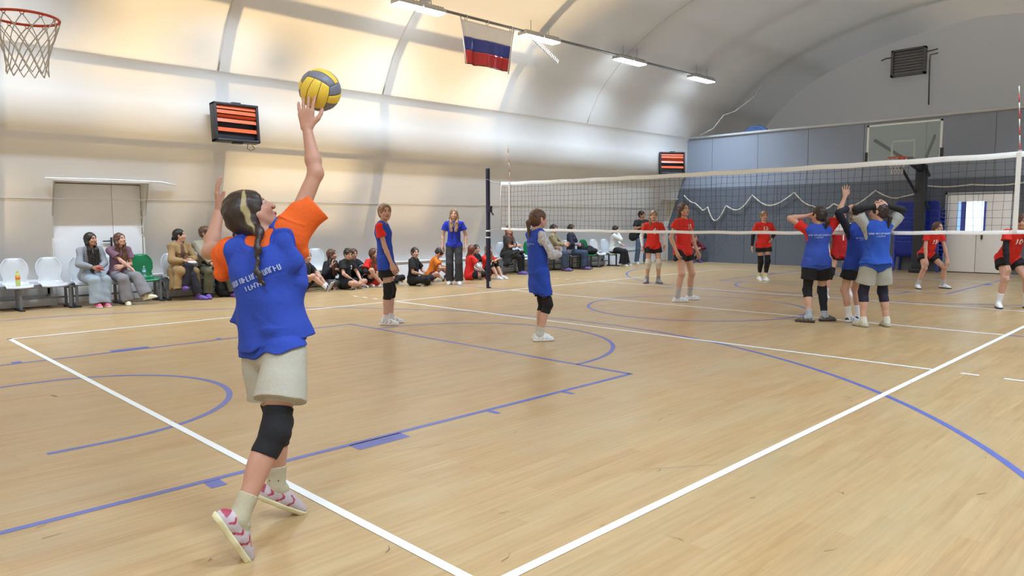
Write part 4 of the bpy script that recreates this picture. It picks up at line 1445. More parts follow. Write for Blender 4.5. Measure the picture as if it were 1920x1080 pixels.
def pants_prims(J, e=.012, wide=.0, o={}, to=1.0, hipw=1.0):
    s = J['s']; g = o.get('fat', 1.0); P, tu, pf = J['P'], J['tu'], J['pf']
    pr = [cap(P - V3(0, 0, .01), P + tu * .10 * s, .126 * s * g * hipw + e, .122 * s * g + e, n=pf, s=.8, cb=True, k=.04)]
    for i in (0, 1):
        h_, K, A = J['h%d' % i], J['k%d' % i], J['a%d' % i]
        end = K + (A - K) * to
        pr += [cap(h_, K, .086 * s * g + e, .056 * s * g + e + wide * .4, k=.02), cap(K, end, .060 * s * g + e + wide * .4, .048 * s + e + wide, cb=True, k=.02)]
    return pr


def shoe_parts(J, i, upper, sole, accent, root, vox, big=1.0, cover=False):
    s = J['s'] * big; A, t = J['a%d' % i], J['t%d' % i]
    lat = unit(np.cross(V3(0, 0, 1), t)); up = unit(np.cross(t, lat)) * 1.0
    if up[2] < 0: up = -up
    A = J['a%d' % i]
    heel = A - t * .045 * s - up * .046 * s; toe = A + t * .155 * s - up * .052 * s; mid = A + t * .06 * s - up * .036 * s
    pr = [cap(heel + up * .004, mid, .036 * s, .040 * s, k=.03), cap(mid, toe + up * .006 * s, .040 * s, .032 * s, n=up, s=.72, k=.03),
          cap(A - t * .008 * s - up * .03 * s, A - t * .006 * s + up * .012 * s, .041 * s, .040 * s, cb=not cover, k=.02),
          cap(A + t * .02 * s - up * .01 * s, toe - t * .03 * s + up * .012 * s, .034 * s, .026 * s, k=.03),
          plane(A - up * .066 * s, -up)]
    v, q = sdf_mesh(pr, vox, noise=.002 if not cover else .006, nfreq=80 if not cover else 60, seed=3)
    base = np.array(lin(upper)); col = np.tile(base, (len(v), 1))
    rel = (v - A) / s; f = rel @ t; l = rel @ lat; u = rel @ up
    if accent is not None:
        ac = np.array(lin(accent))
        w = ((f > -.03) & (f < .10) & (np.abs(l) > .024) & (u < .0) & (np.sin(f * 110 + u * 50 + 2 * np.sin(u * 90)) > .72)) | ((f < -.052) & (u > -.035))
        col[w] = ac
    o = obj_np('shoe' if not cover else 'shoe_cover', v, q, mat('shoe_upper', (1, 1, 1), .55, attr=True, bump=.15, bscale=120), root, col)
    if not cover:
        ps = [cap(heel, mid - up * .014 * s, .043 * s, .045 * s, k=.02), cap(mid - up * .014 * s, toe, .046 * s, .039 * s, k=.02), plane(A - up * .074 * s, -up), plane(A - up * .050 * s, up)]
        v, q = sdf_mesh(ps, vox)
        obj_np('sole', v, q, mat('shoe_sole_%s' % (str(sole)), lin(sole), .6), o)
    return o


def fsdf(name, prims, m, root, vox, noise=0, nfreq=38, seed=1, hollow=0, nfn=None, col=None, inner=(), wrap=.02):
    v, q = sdf_mesh(prims, vox, noise, nfreq, seed, hollow, nfn, inner, wrap)
    ob = obj_np(name, v, q, m, root, col)
    ob['_n'] = 0; del ob['_n']
    return ob, v, q


def print_text(txt, size, center, right, up_, garm_v, garm_q, m, root, name='number', bold=.0):
    """letters laid onto a garment"""
    n = unit(np.cross(right, up_))
    cu = bpy.data.curves.new('t', 'FONT'); cu.body = txt; cu.size = size; cu.align_x = 'CENTER'; cu.align_y = 'CENTER'; cu.resolution_u = 3; cu.offset = bold
    to = bpy.data.objects.new('t', cu); COL.objects.link(to)
    me = bpy.data.meshes.new_from_object(to.evaluated_get(bpy.context.evaluated_depsgraph_get()))
    bm = bmesh.new(); bm.from_mesh(me)
    bmesh.ops.triangulate(bm, faces=bm.faces[:])
    for _ in range(4):
        ed = [e for e in bm.edges if e.calc_length() > .012]
        if not ed: break
        bmesh.ops.subdivide_edges(bm, edges=ed, cuts=1)
        bmesh.ops.triangulate(bm, faces=bm.faces[:])
    co = np.array([v.co[:] for v in bm.verts]); fs = [[v.index for v in f.verts] for f in bm.faces]
    bm.free(); bpy.data.objects.remove(to); bpy.data.curves.remove(cu); bpy.data.meshes.remove(me)
    return lay_on(co[:, :2], fs, center, right, up_, garm_v, garm_q, m, root, name)


def lay_on(co, fs, center, right, up_, gv, gq, m, root, name, lift=.0035):
    n = unit(np.cross(right, up_))
    near = np.linalg.norm(gv - center, axis=1) < .45
    keep = near[gq].all(1)
    idx = np.flatnonzero(near); mp = -np.ones(len(gv), int); mp[idx] = np.arange(len(idx))
    bvh = BVHTree.FromPolygons([Vector(p) for p in gv[idx]], [list(map(int, f)) for f in mp[gq[keep]]])
    out = []
    for c in co:
        p = center + right * c[0] + up_ * c[1] + n * .35
        hit = bvh.ray_cast(Vector(p), Vector(-n), .7)
        out.append(np.array(hit[0]) + n * lift if hit[0] is not None else center + right * c[0] + up_ * c[1] + n * .10)
    mb = MB(); mb.add([tuple(p) for p in out], fs, True)
    return mb.build(name, m, root)


def bib_marks(J, gv, gq, m, root, tilt=0.0, dz=0.0, scale=1.0, dl=0.0, cf=None, hk=.62):
    """the worn, unreadable white print across the back of a bib: two rows of small strokes"""
    rs = random.Random(4)
    cl, tu = J['cl'], J['tu']; n = -(J['cf'] if cf is None else cf)
    right = unit(-cl * -1 if False else np.cross(tu, n)); upv = unit(np.cross(n, right))
    c, s_ = math.cos(tilt), math.sin(tilt)
    R_, U_ = right * c + upv * s_, upv * c - right * s_
    co = []; fs = []

    def stroke(x, y, dx, dy, w):
        L = math.hypot(dx, dy); nx, ny = -dy / L * w / 2, dx / L * w / 2
        b = len(co); k = 4
        for j in range(k + 1):
            t = j / k
            co.append((x + dx * t - nx, y + dy * t - ny)); co.append((x + dx * t + nx, y + dy * t + ny))
        for j in range(k): fs.append((b + 2 * j, b + 2 * j + 2, b + 2 * j + 3, b + 2 * j + 1))
    x = -.125 * scale; hgt = .026 * scale * hk
    while x < .125 * scale:
        if not (.018 * scale < x < .03 * scale):
            stroke(x, 0, 0, hgt, .0055 * scale)
            if rs.random() < .7: stroke(x, rs.choice([0, hgt * .5, hgt]), .010 * scale, rs.choice([0, 0, hgt * .5 if False else 0.0001]), .005 * scale)
            if rs.random() < .5: stroke(x + .010 * scale, 0, 0, hgt, .0055 * scale)
        x += .0175 * scale
    x = -.06 * scale
    while x < .03 * scale:
        stroke(x, -.038 * scale * (hk + .1), 0, .022 * scale * hk, .0055 * scale)
        if rs.random() < .8: stroke(x, -.038 * scale * (hk + .1) + rs.choice([0, .011, .022]) * scale * hk, .010 * scale, 0.0001, .005 * scale)
        x += .016 * scale
    center = J['C'] - tu * (.02 - dz) * J['s'] + right * dl
    return lay_on(co, fs, center, R_, U_, gv, gq, m, root, 'back_print', .006)


PRINT = mat('print_white', lin((168, 180, 216)), .5)
PRINTW = mat('number_white', lin((240, 236, 232)), .5)


def dress(J, o, label, name='person', vox=.0065, group=None):
    """o: dict of looks; builds the person with clothes as children"""
    s = J['s']
    root = empty(name, tuple(J['base']), label, 'person', group)
    bp_ = body_prims(J, o)
    v, q = sdf_mesh(bp_, vox)
    layers = [([p for p in bp_[:4]] + [cap(J['h%d' % i], J['k%d' % i], .080 * s * o.get('fat', 1), .051 * s * o.get('fat', 1), k=.04) for i in (0, 1)], (0, 38, 1))]
    obj_np('body', v, q, SKINM, root, body_col(J, o, v))
    if o.get('style') != 'none':
        hp = hair_prims(J, o)
        hv, hq = sdf_mesh(hp, max(vox * .8, .0045), .010 if o.get('style') in ('boy', 'short') else .005, 70 if o.get('style') in ('boy', 'short') else 90, 2)
        hc = None
        if 'streak' in o:
            ql = (hv - J['H']) / J['hs_']; qf, qu, qr = ql @ J['hf'], ql @ J['hu'], -(ql @ J['hl'])
            us = np.array([-.12, -.095, -.035, .01, .05, .088, .11]); fs_ = np.array([-.062, -.054, -.040, -.026, -.006, .030, .05]); hw_ = np.array([.0, .005, .015, .018, .014, .007, 0])
            w_ = np.clip((np.interp(qu, us, hw_) - np.abs(qf + .004 * np.sin(qu * 90) - np.interp(qu, us, fs_))) / .004 + .3, 0, 1) * (qr > .01) * (.82 + .18 * np.sin(qf * 900 + 3 * np.sin(qu * 60)))
            hc = np.repeat(w_[:, None], 3, 1)
        obj_np('hair', hv, hq, hair_mat(o.get('hair', 'brown'), hc is not None), root, hc)
    garm = {}; J['layers'] = layers; limb = [([p for p in bp_ if np.max(p[3] - p[2]) < .62 * s and p[0] == '+'], (0, 38, 1))]
    seed = 1
    _ord = {'shorts': 0, 'pants': 0}
    for it in sorted(o['wear'], key=lambda t: _ord.get(t[0], 1)):
        kind, hexc = it[0], it[1]; kw = dict(it[2]) if len(it) > 2 else {}
        nz = kw.pop('nz', .008); hol = kw.pop('hollow', 0); extra = kw.pop('extra', []); m = kw.pop('mat', None) or (fabric(hexc) if isinstance(hexc, str) else None); nm = kw.pop('name', None); wr_ = kw.pop('wrap', .015); nw_ = kw.pop('nowrap', False); nf = kw.pop('nf', 34); kw.pop('rough', None)
        seed += 1
        if kind in ('tee', 'top', 'jacket'):
            ob, gv, gq = fsdf(nm or {'tee': 't_shirt', 'top': 'top', 'jacket': 'jacket'}[kind], (tp := top_prims(J, o=o, **kw) + extra), m, root, vox, nz, nf, seed, hol, inner=() if nw_ else layers); garm['top'] = (gv, gq, ob); layers.append((tp, (nz, nf, seed)))
        elif kind == 'bib':
            ob, gv, gq = fsdf('sports_bib', top_prims(J, o=o, bib=True, **kw) + extra, m, root, vox, nz, 26, seed, hol, inner=layers, wrap=wr_); garm['bib'] = (gv, gq, ob)
        elif kind == 'shorts':
            fsdf(nm or 'shorts', (tp := shorts_prims(J, o=o, **kw) + extra), m, root, vox, nz, 30, seed, hol, inner=layers[:1], wrap=.012); layers.append((tp, (nz, 30, seed), .034))
        elif kind == 'pants':
            fsdf(nm or 'trousers', (tp := pants_prims(J, o=o, **kw) + extra), m, root, vox, nz, 30, seed, hol, inner=layers[:1], wrap=.012); layers.append((tp, (nz, 30, seed), .034))
        elif kind == 'custom':
            fsdf(nm, extra, m, root, vox, nz, nf, seed, hol)
        elif kind == 'knee':
            for i in kw.get('sides', (0, 1)):
                K, A, h_ = J['k%d' % i], J['a%d' % i], J['h%d' % i]; a0, a1 = kw.get('ext', (.10, .11))
                fsdf(nm or 'knee_pad', [cap(K + unit(h_ - K) * a0 * s, K, .067 * s, .062 * s, ca=True, k=.03), cap(K, K + unit(A - K) * a1 * s, .063 * s, (.056 if a1 < .2 else .047) * s, cb=True, k=.03)], m, root, vox, .003, 60, seed, inner=limb, wrap=.012)
        elif kind == 'sock':
            for i in kw.get('sides', (0, 1)):
                K, A = J['k%d' % i], J['a%d' % i]; a1 = kw.get('up', .10)
                fsdf('sock', [cap(A, A + unit(K - A) * a1 * s, .038 * s, (.040 + max(0, a1 - .1) * .06) * s, cb=True, k=.02), cap(A, A + J['t%d' % i] * .03, .038 * s)], m, root, vox, .003, 70, seed, inner=limb, wrap=.010)
        elif kind == 'sleevelet':
            for i in kw.get('sides', (0, 1)):
                S, E, W_ = J['S%d' % i], J['e%d' % i], J['w%d' % i]; f = kw.get('f', .35)
                fsdf('arm_sleeve', [cap(E + (S - E) * f, E, .045 * s, .042 * s, ca=True, k=.02), cap(E, E + (W_ - E) * .3, .042 * s, .042 * s, k=.02), cap(E + (W_ - E) * .3, W_, .042 * s, .031 * s, cb=True, k=.02)], m, root, vox, .002, 60, seed, inner=limb, wrap=.010)
        elif kind == 'shoe':
            for i in (0, 1): shoe_parts(J, i, hexc, kw.get('sole', (225, 225, 225)), kw.get('accent'), root, min(vox, .006), kw.get('big', 1.0))
        elif kind == 'cover':
            for i in (0, 1): shoe_parts(J, i, hexc, None, None, root, min(vox, .007), 1.12, cover=True)
        elif kind == 'number':
            gv, gq, ob = garm[kw.get('on', 'top')]
            f = J['cf']; right = unit(np.cross(J['tu'], f)) * 1.0; upv = J['tu']
            c = J['C'] + J['tu'] * kw.get('dz', -.02) * s + right * kw.get('dr', 0)
            print_text(kw['txt'], kw.get('size', .15), c, right, upv, gv, gq, PRINTW, ob, bold=.003)
        elif kind == 'backprint':
            gv, gq, ob = garm['bib']
            bib_marks(J, gv, gq, PRINT, ob, **kw)
        elif kind == 'glasses':
            A_ = lambda f, l, u: J['H'] + (J['hf'] * f + J['hl'] * l + J['hu'] * u) * J['hs_']
            gl = MB()
            for qq in (1, -1):
                gl.tube([A_(.094, .032 * qq + .024 * math.cos(a), -.004 + .019 * math.sin(a)) for a in [k * .6283 for k in range(10)]], .002, 5, True)
                gl.tube([A_(.094, .055 * qq, .0), A_(.01, .083 * qq, .0)], .002, 5)
            gl.tube([A_(.096, .008, .002), A_(.096, -.008, .002)], .002, 5)
            gl.build('glasses', mat('glasses_frame', (0.03, 0.03, 0.03), .3), root)
    return root, garm


RED, BIB, BLK, GRY, WHT = 'd8281e', '2348b4', '16161a', 'aeb2ac', 'e6e6ea'
stand = dict()


def arms_down(f=.05, w=.235, z=.85): return ((f, w, z), (f, -w, z))


def PJ(*a, **k): return make_J(*a, **k)


# ---- the serving girl, nearest to the viewer
def serving_girl():
    s = 1.0
    J = {'s': s, 'base': V3(-.30, 1.18, 0)}
    J['P'] = V3(-.25, 1.212, .872); J['N'] = V3(-.262, 1.262, 1.405)
    J['tu'] = unit(J['N'] - J['P'])
    J['pl'] = unit(V3(-.30, 1.0, 0)); J['pf'] = unit(np.cross(J['pl'], V3(0, 0, 1)))
    S0, S1 = V3(-.378, 1.372, 1.345), V3(-.158, 1.165, 1.455)
    J['S0'], J['S1'] = S0, S1
    J['cl'] = unit(S0 - S1); J['cf'] = unit(np.cross(J['cl'], J['tu']))
    J['C'] = J['P'] + (J['N'] - J['P']) * .70 + J['cf'] * .0; J['M'] = J['P'] + (J['N'] - J['P']) * .38 + V3(-.005, -.006, 0)
    J['e0'], J['w0'] = V3(-.378, 1.622, 1.322), V3(-.275, 1.728, 1.535)
    J['e1'], J['w1'] = V3(-.042, 1.150, 1.705), V3(-.030, 1.24, 1.925)
    J['h0'], J['h1'] = V3(-.272, 1.300, .835), V3(-.245, 1.115, .845)
    J['k0'], J['a0'] = V3(-.200, 1.300, .475), V3(-.235, 1.285, .152)
    J['k1'], J['a1'] = V3(-.365, 1.010, .520), V3(-.575, .955, .190)
    J['t0'] = unit(V3(.70, -.20, -.44)); J['t1'] = unit(V3(.42, -.06, -.80))
    right, away, up = V3(.71, -.704, 0), V3(.701, .708, 0), V3(0, 0, 1)
    J['hf'] = unit(right * .70 + up * .52 + away * .42)
    J['hu'] = unit(up * .80 - right * .62 - away * .0); J['hu'] = unit(J['hu'] - J['hf'] * (J['hu'] @ J['hf'])); J['hl'] = unit(np.cross(J['hu'], J['hf']))
    J['H'] = V3(-.292, 1.335, 1.520)
    J['hd0'] = unit(V3(-.05, .12, 1)); J['pn0'] = unit(V3(.9, -.3, .1))
    J['pn0'] = unit(J['pn0'] - J['hd0'] * (J['pn0'] @ J['hd0']))
    J['hd1'] = unit(V3(.05, .18, 1)); J['pn1'] = unit(V3(.8, .55, .2)); J['pn1'] = unit(J['pn1'] - J['hd1'] * (J['pn1'] @ J['hd1']))
    J['curl'] = (.22, .16); J['splay'] = (.12, .16)
    tu, cf, cl = J['tu'], J['cf'], J['cl']
    nape = J['H'] - J['hf'] * .06 - J['hu'] * .09
    bk = -away
    b0 = V3(-.262, 1.25, 1.425) + bk * .070
    o = dict(hair='dark', skin='mid', style='braid', fat=1.04,
             braid=[b0, V3(-.262, 1.24, 1.36) + bk * .115, V3(-.262, 1.235, 1.25) + bk * .145, V3(-.238, 1.21, 1.165) + bk * .155], wear=[])
    H_, hf, hl, hu = J['H'], J['hf'], J['hl'], J['hu']
    rt_ = -hl      # the side of the head turned to the viewer
    o['streak'] = [H_ + hf * .050 + rt_ * .045 + hu * .088, H_ - hf * .006 + rt_ * .084 + hu * .050, H_ - hf * .034 + rt_ * .092 + hu * .006, H_ - hf * .048 + rt_ * .088 - hu * .035, H_ - hf * .058 + rt_ * .072 - hu * .085]
    ORG = 'e8621c'
    # shirt with wide sleeves; the right one hangs open below the raised arm
    S1_, E1 = J['S1'], J['e1']; ua = unit(E1 - S1_)
    hangd = unit(right * .72 - up * .30)
    m1 = S1_ + ua * .155
    sa, sb = V3(-.183, 1.165, 1.412), V3(-.066, 1.091, 1.541)
    ex = [cap(sa, sb, .088, .074, n=away, s=.66, cb=True, k=.03), cap(S1_ - up * .035 - right * .01, S1_ - up * .125 + right * .035, .062, .038, n=away, s=.8, k=.04), cap(S1_ - right * .02, S1_ + ua * .07, .05, .052, k=.03)]
    S0_, E0 = J['S0'], J['e0']; ua0 = unit(E0 - S0_)
    s0b = V3(-.402, 1.44, 1.275)
    ex += [cap(S0_ - up * .01, S0_ + ua0 * .12 - up * .03, .052, .064, cb=True, k=.03), cap(S0_ - up * .02 - right * .01, s0b - up * .05, .056, .044, n=away, s=.85, k=.04)]
    hol = lambda X, Y, Z: 0 * X
    # bib: long, swinging out to the left at the hem
    P = J['P']
    hemc = P - up * .045
    bibex = [cap(P + up * .06, hemc - right * .015 - up * .02, .158, .172, n=away, s=.66, k=.05),
             cap(P + up * .18 - right * .06, P + up * .125 - right * .205, .09, .016, n=away, s=.6, k=.05),
             cap(P + up * .12 + right * .08, P + up * .03 + right * .165, .07, .035, n=away, s=.8, k=.04), cap(P + up * .10 - right * .08, P + up * .0 - right * .150, .08, .04, n=away, s=.8, k=.04),
             cap(P + up * .20 + right * .06, P + up * .30 + right * .115, .08, .05, n=away, s=.8, k=.05),
             plane(hemc + up * .062 - right * .0, unit(-up * 1.0 - right * .0 + right * .26)), ]
    o['wear'] = [
        ('tee', ORG, dict(e=.008, nowrap=True, hem=-.08, sleeve=.02, flare=.0, extra=ex, nz=.012, nf=30)),
        ('bib', '2745ac', dict(wrap=.009, e=.026, hem=.02, flare=.014, extra=bibex + [ell(J['N'] - cf * .075 - tu * .008, V3(.088, .088, .062), op='-', k=.01), ell(S1_ - right * .030 + up * .006 - away * .055, V3(.046, .046, .046), op='-', k=.006), cap(V3(-.222, 1.185, 1.455), V3(-.229, 1.138, 1.392), .040, .044, n=away, s=.55, k=.012), cap(V3(-.229, 1.138, 1.392), V3(-.205, 1.100, 1.295), .042, .052, n=away, s=.45, k=.03)], nz=.016)),
        ('shorts', 'b4b0a2', dict(e=.010, leg=.60, wide=.034, nz=.007)),
        ('knee', BLK, dict(sides=(0, 1), ext=(.10, .10))),
        ('sock', 'b8b096', dict(up=.10)),
    ]
    root, garm = dress(J, o, 'person in orange T-shirt, blue bib and beige shorts, arms raised, serving the ball', vox=.0045)
    for i in (0, 1):
        sh = shoe_parts(J, i, (190, 178, 184), (222, 216, 176), (168, 62, 84), root, .0042, 1.06)
        A, t = J['a%d' % i], J['t%d' % i]; lat = unit(np.cross(V3(0, 0, 1), t)); up_ = unit(np.cross(t, lat))
        lc = MB()
        for k in range(5):
            c = A + t * (.045 + k * .017) + up_ * (.012 - k * .0095)
            lc.tube([c - lat * .026 - up_ * .006, c + up_ * .002 + lat * .004, c + lat * .026 + t * .012 - up_ * .006], .0035, 5)
        lc.build('laces', mat('laces_grey', lin((200, 200, 206)), .7), sh)
    # white print, slanting up across the back
    gv, gq, ob = garm['bib']
    Jp = dict(J)
    bib_marks(Jp, gv, gq, PRINT, ob, tilt=math.radians(16), dz=-.015, scale=.96, dl=-.02, hk=1.0, cf=unit(away * .9 + J['cf'] * .3))
    ring = MB()
    c = J['a0'] + unit(J['k0'] - J['a0']) * .045 - away * .038
    for q in (-.013, .013): ring.tube([c + right * (q + .010 * math.cos(a)) + up * (.008 * math.sin(a)) for a in [k * .785 for k in range(8)]], .0028, 5, True)
    ring.build('sock_eyes_print', mat('sock_print', lin((84, 70, 44)), .8), root)
    return J


JS = serving_girl()


# ---- the ball
def volleyball(c, r):
    e = empty('volleyball', (c[0], c[1], c[2] - r), 'yellow and blue-grey volleyball in the air above the raised hand', 'ball')
    Y_, B_ = mat('ball_yellow', lin((238, 204, 72)), .45), mat('ball_grey_blue', lin((120, 122, 136)), .45)
    R = Matrix.Rotation(.6, 3, 'X') @ Matrix.Rotation(.7, 3, 'Z')
    for axn in range(3):
        for sg in (1, -1):
            for k in range(3):
                mb = MB(); rows = []
                for i in range(9):
                    row = []
                    for j in range(25):
                        a = -1 + 2 * (k + (.03 + .94 * i / 8)) / 3; b = (-1 + 2 * j / 24) * .985
                        p = [0, 0, 0]; p[axn] = sg; p[(axn + 1) % 3] = math.tan(a * math.pi / 4); p[(axn + 2) % 3] = math.tan(b * math.pi / 4)
                        v = Vector(p).normalized()
                        ed = min(i, 8 - i) == 0 or min(j, 24 - j) == 0
                        row.append(Vector(c) + (R @ v) * (r - (.0022 if ed else 0)))
                    rows.append(row)
                mb.grid(rows, flip=False)
                mb.build('panel', Y_ if k == 1 or (axn == 0) else B_, e)
    mb = MB(); n = 20
    mb.lathe((c[0], c[1], c[2]), [((r - .0028) * math.sin(math.pi * (i + .01) / n), -(r - .0028) * math.cos(math.pi * (i + .01) / n)) for i in range(n)], 24)
    mb.build('bladder', mat('ball_core', (0.04, 0.04, 0.05), .6), e)


volleyball((.085, 1.305, 2.135), .105)
WSH = dict(sole=(236, 236, 238), accent=(206, 208, 216))
# ---- court: the near team in blue bibs
J = make_J((4.16, 6.58), -42, 1.72, pel=(-.02, 0, .895), td=(-.08, 0, 1), cyaw=-6, hyaw=-62, hpitch=4, neck=(.30, 0, 1), feet=((.02, .09, .075), (-.03, -.09, .075)),
           hands=((.06, .20, .84), (.09, -.20, .83)), elb=((-1, .3, -.2), (-1, -.2, -.2)))
dress(J, dict(hair='light', style='bun', bunz=-.05, male=False, fat=.88, wear=[('tee', 'e0281c', dict(e=.012, hem=.02, sleeve=.50)), ('bib', BIB, dict(e=.026, hem=.10, flare=.02, nz=.012)), ('shorts', BLK, dict(leg=.52, wide=.03, e=.016)),
      ('knee', BLK, dict(ext=(.10, .11))), ('sock', 'd8d8dc', dict(up=.06)), ('shoe', (228, 228, 232), dict(sole=(240, 240, 240), accent=(150, 152, 162)))]),
      'person in blue bib over red T-shirt standing side-on, face turned to the viewer')

J = make_J((4.62, 4.05), -22, 1.62, pel=(.0, 0, .875), td=(-.06, 0, 1), hyaw=2, hpitch=4, neck=(.25, 0, 1), feet=((.02, .06, .075), (-.02, -.07, .075)),
           hands=((.24, .02, 1.10), (.25, -.05, 1.09)), elb=((-.4, .8, -.8), (-.4, -1, -.8)), hd=((.3, -.8, .3), (.3, .8, .3)), pn=((-1, 0, 0), (-1, 0, 0)))
J['curl'] = (.8, .8)
floral = mat('patterned_sleeve', lin((206, 206, 212)), .8, bump=.3, bscale=38, var=.85)
dress(J, dict(hair='brown', style='pony', hlen=.20, low=False, fat=.9, wear=[('top', WHT, dict(e=.014, hem=.02, sleeve=1.92, flare=.01, mat=floral, name='long_sleeved_top', cuff=.012)), ('bib', BIB, dict(e=.030, hem=.27, flare=.012, nz=.014)), ('backprint', 0, dict(scale=.8, dz=.0)),
      ('shorts', BLK, dict(leg=.72, wide=.004, e=.008)), ('knee', BLK, dict(ext=(.09, .10))), ('sock', 'c4c2b8', dict(up=.09)), ('shoe', (232, 234, 236), WSH)]),
      'person with long ponytail in long blue bib over white sleeves, hands at chest')

# three players with their backs to the viewer
J = make_J((8.62, 2.30), 42, 1.66, pel=(0, .0, .875), td=(0, .0, 1), hyaw=38, hpitch=2, feet=((-.12, .125, .075), (.02, -.14, .075)), toes=((60, 0), (-75, 0)),
           hands=((.03, .14, 1.52), (.10, -.42, 1.83)), elb=((.2, 1, .2), (0, -1, .1)), hd=((-.2, -1, .25), (.0, -.05, 1)), pn=((-.6, .2, -1), (1, 0, 0)))
J['curl'] = (.5, .1); J['splay'] = (.1, .22)
r_, g_ = dress(J, dict(hair='dark', style='pony', hlen=.10, low=True, fat=1.06, wear=[('tee', 'dc281e', dict(e=.012, hem=.02, sleeve=.55)), ('bib', '3452b8', dict(e=.028, hem=.06, flare=.024, nz=.012)), ('backprint', 0, dict(scale=1.2, dz=.02)),
      ('shorts', BLK, dict(leg=.62, wide=.016, e=.014)), ('knee', BLK, dict(sides=(0,), ext=(.14, .10))), ('knee', '1c1e2a', dict(sides=(1,), ext=(-.06, .32), name='calf_sleeve')), ('sock', 'a6b0bc', dict(up=.10)),
      ('shoe', (92, 90, 88), dict(sole=(60, 60, 62), accent=(150, 120, 110)))]),
      'person in blue bib and red T-shirt seen from behind, right hand raised high')

J = make_J((8.98, 1.88), 62, 1.66, pel=(0, 0, .875), hyaw=55, hpitch=-4, feet=((-.03, .12, .075), (.05, -.11, .075)), toes=((-70, 0), (-60, 0)),
           hands=((.10, .10, 1.62), (-.02, -.30, 1.56)), elb=((-.2, 1, .3), (0, -1, .4)), hd=((.1, -1, .2), (0, -.3, 1)), pn=((-1, 0, -.3), (.3, 1, 0)))
J['curl'] = (.5, .5)
dress(J, dict(hair='dark', style='longback', hlen=.22, fat=.95, wear=[('top', '16182c', dict(e=.012, hem=.02, sleeve=1.95, flare=.01, name='long_sleeved_top')), ('bib', '1d3f9e', dict(e=.028, hem=.09, flare=.02, nz=.012)), ('backprint', 0, dict(scale=.9, dz=-.02)),
      ('shorts', BLK, dict(leg=.58, wide=.02, e=.014)), ('sock', WHT, dict(up=.14)), ('shoe', (226, 228, 234), dict(sole=(200, 202, 210), accent=(40, 44, 70)))]),
      'person in blue bib and black shorts half hidden between two other players seen from behind')

J = make_J((8.65, 1.49), 48, 1.69, pel=(0, .01, .885), hyaw=50, hpitch=-2, feet=((0, .155, .075), (0, -.165, .075)), toes=((14, 0), (-12, 0)),
           hands=((-.045, .085, 1.60), (-.05, -.075, 1.61)), elb=((.15, 1, .05), (.15, -1, .0)), hd=((-.15, -1, .15), (-.15, 1, .15)), pn=((1, -.1, 0), (1, .1, 0)))
J['curl'] = (.35, .35); J['thumb'] = (1, 1)
dress(J, dict(hair='dark', style='pony', hlen=.13, low=True, fat=1.05, wear=[('tee', 'a9adab', dict(e=.014, hem=.0, sleeve=.72)), ('bib', '2450b6', dict(e=.030, hem=.03, flare=.045, nz=.014, extra=[])), ('backprint', 0, dict(scale=1.25, dz=.015)),
      ('shorts', 'a8a8a0', dict(leg=.72, wide=.03, e=.014)), ('knee', '23233a', dict(ext=(.12, .13))), ('sleevelet', BLK, dict(f=.2)), ('sock', 'd6d2c8', dict(up=.05)), ('shoe', (206, 206, 190), dict(sole=(170, 166, 150), accent=(180, 182, 160)))]),
      'person in blue bib and grey shorts seen from behind, both hands on head')

# ---- the far team in red
def red(pos, yaw, H, label, txt, o, pose, extra=(), top=None, dz=-.03, size=.16, sleeve=.62, dr=0):
    J = make_J(pos, yaw, H, **pose)
    if 'curl' in o: J['curl'] = o['curl']
    w = [('tee', 'd92a20', dict(e=.014, hem=.06, sleeve=sleeve, flare=.012, nz=.009)), ('shorts', '17171d', dict(leg=.42, wide=.022, e=.014, name='shorts'))]
    w += list(extra)
    if txt: w.append(('number', 0, dict(txt=txt, size=size, dz=dz, dr=dr)))
    o = dict(o); o['wear'] = w
    root, garm = dress(J, o, label)
    # dark side panels of the jersey
    return root


red((12.47, 7.74), 226, 1.70, 'person in red jersey and pale knee pads standing behind the net, braid over one shoulder', '4', dict(hair='light', style='pony', tail='right', hlen=.20, fat=.95),
    dict(hyaw=0, hpitch=4, feet=((.02, .13, .075), (.0, -.13, .075)), toes=((14, 0), (-30, 0)), hands=((.03, .26, .87), (.04, -.25, .85))),
    [('knee', 'cfc6b4', dict(ext=(.08, .12))), ('sleevelet', 'dadde6', dict(f=.4)), ('sock', '8f929c', dict(up=.09)), ('shoe', (150, 148, 150), dict(sole=(120, 118, 118), accent=(90, 90, 96)))], size=.2, dz=-.06)
red((9.66, 5.17), 262, 1.79, 'person in red jersey numbered 19 with long loose hair, standing tall behind the net', '19', dict(hair='brown', style='longback', hlen=.26, fat=.98, curl=(.5, .4)),
    dict(hyaw=-10, hpitch=10, pel=(0, 0, .875), feet=((-.03, .22, .075), (.06, -.20, .075)), toes=((60, 0), (52, 0)), hands=((.10, .24, .84), (.06, -.24, .85)), pyaw=0, cyaw=0),
    [('sock', 'b4b2b0', dict(up=.15)), ('shoe', (226, 230, 240), dict(sole=(236, 238, 242), accent=(206, 208, 226)))], size=.13, sleeve=.40, dz=.01, dr=.045)
red((14.88, 6.20), 228, 1.68, 'person in red jersey numbered 13 and black arm sleeves walking before the grey wall', '13', dict(hair='light', style='bun', bunz=.02, fat=.98),
    dict(hyaw=4, hpitch=0, feet=((.05, .045, .075), (-.12, -.03, .09)), toes=((4, 0), (-4, -10)), hands=((.08, .17, 1.00), (.02, -.28, .83)), elb=((-1, .8, 0), (-1, -.6, 0))),
    [('sleevelet', BLK, dict(f=.35)), ('knee', BLK, dict(ext=(.13, .26), name='leg_sleeve')), ('sock', 'd8d4a8', dict(up=.10)), ('shoe', (228, 234, 238), WSH)], size=.13, sleeve=.70, dz=.0)
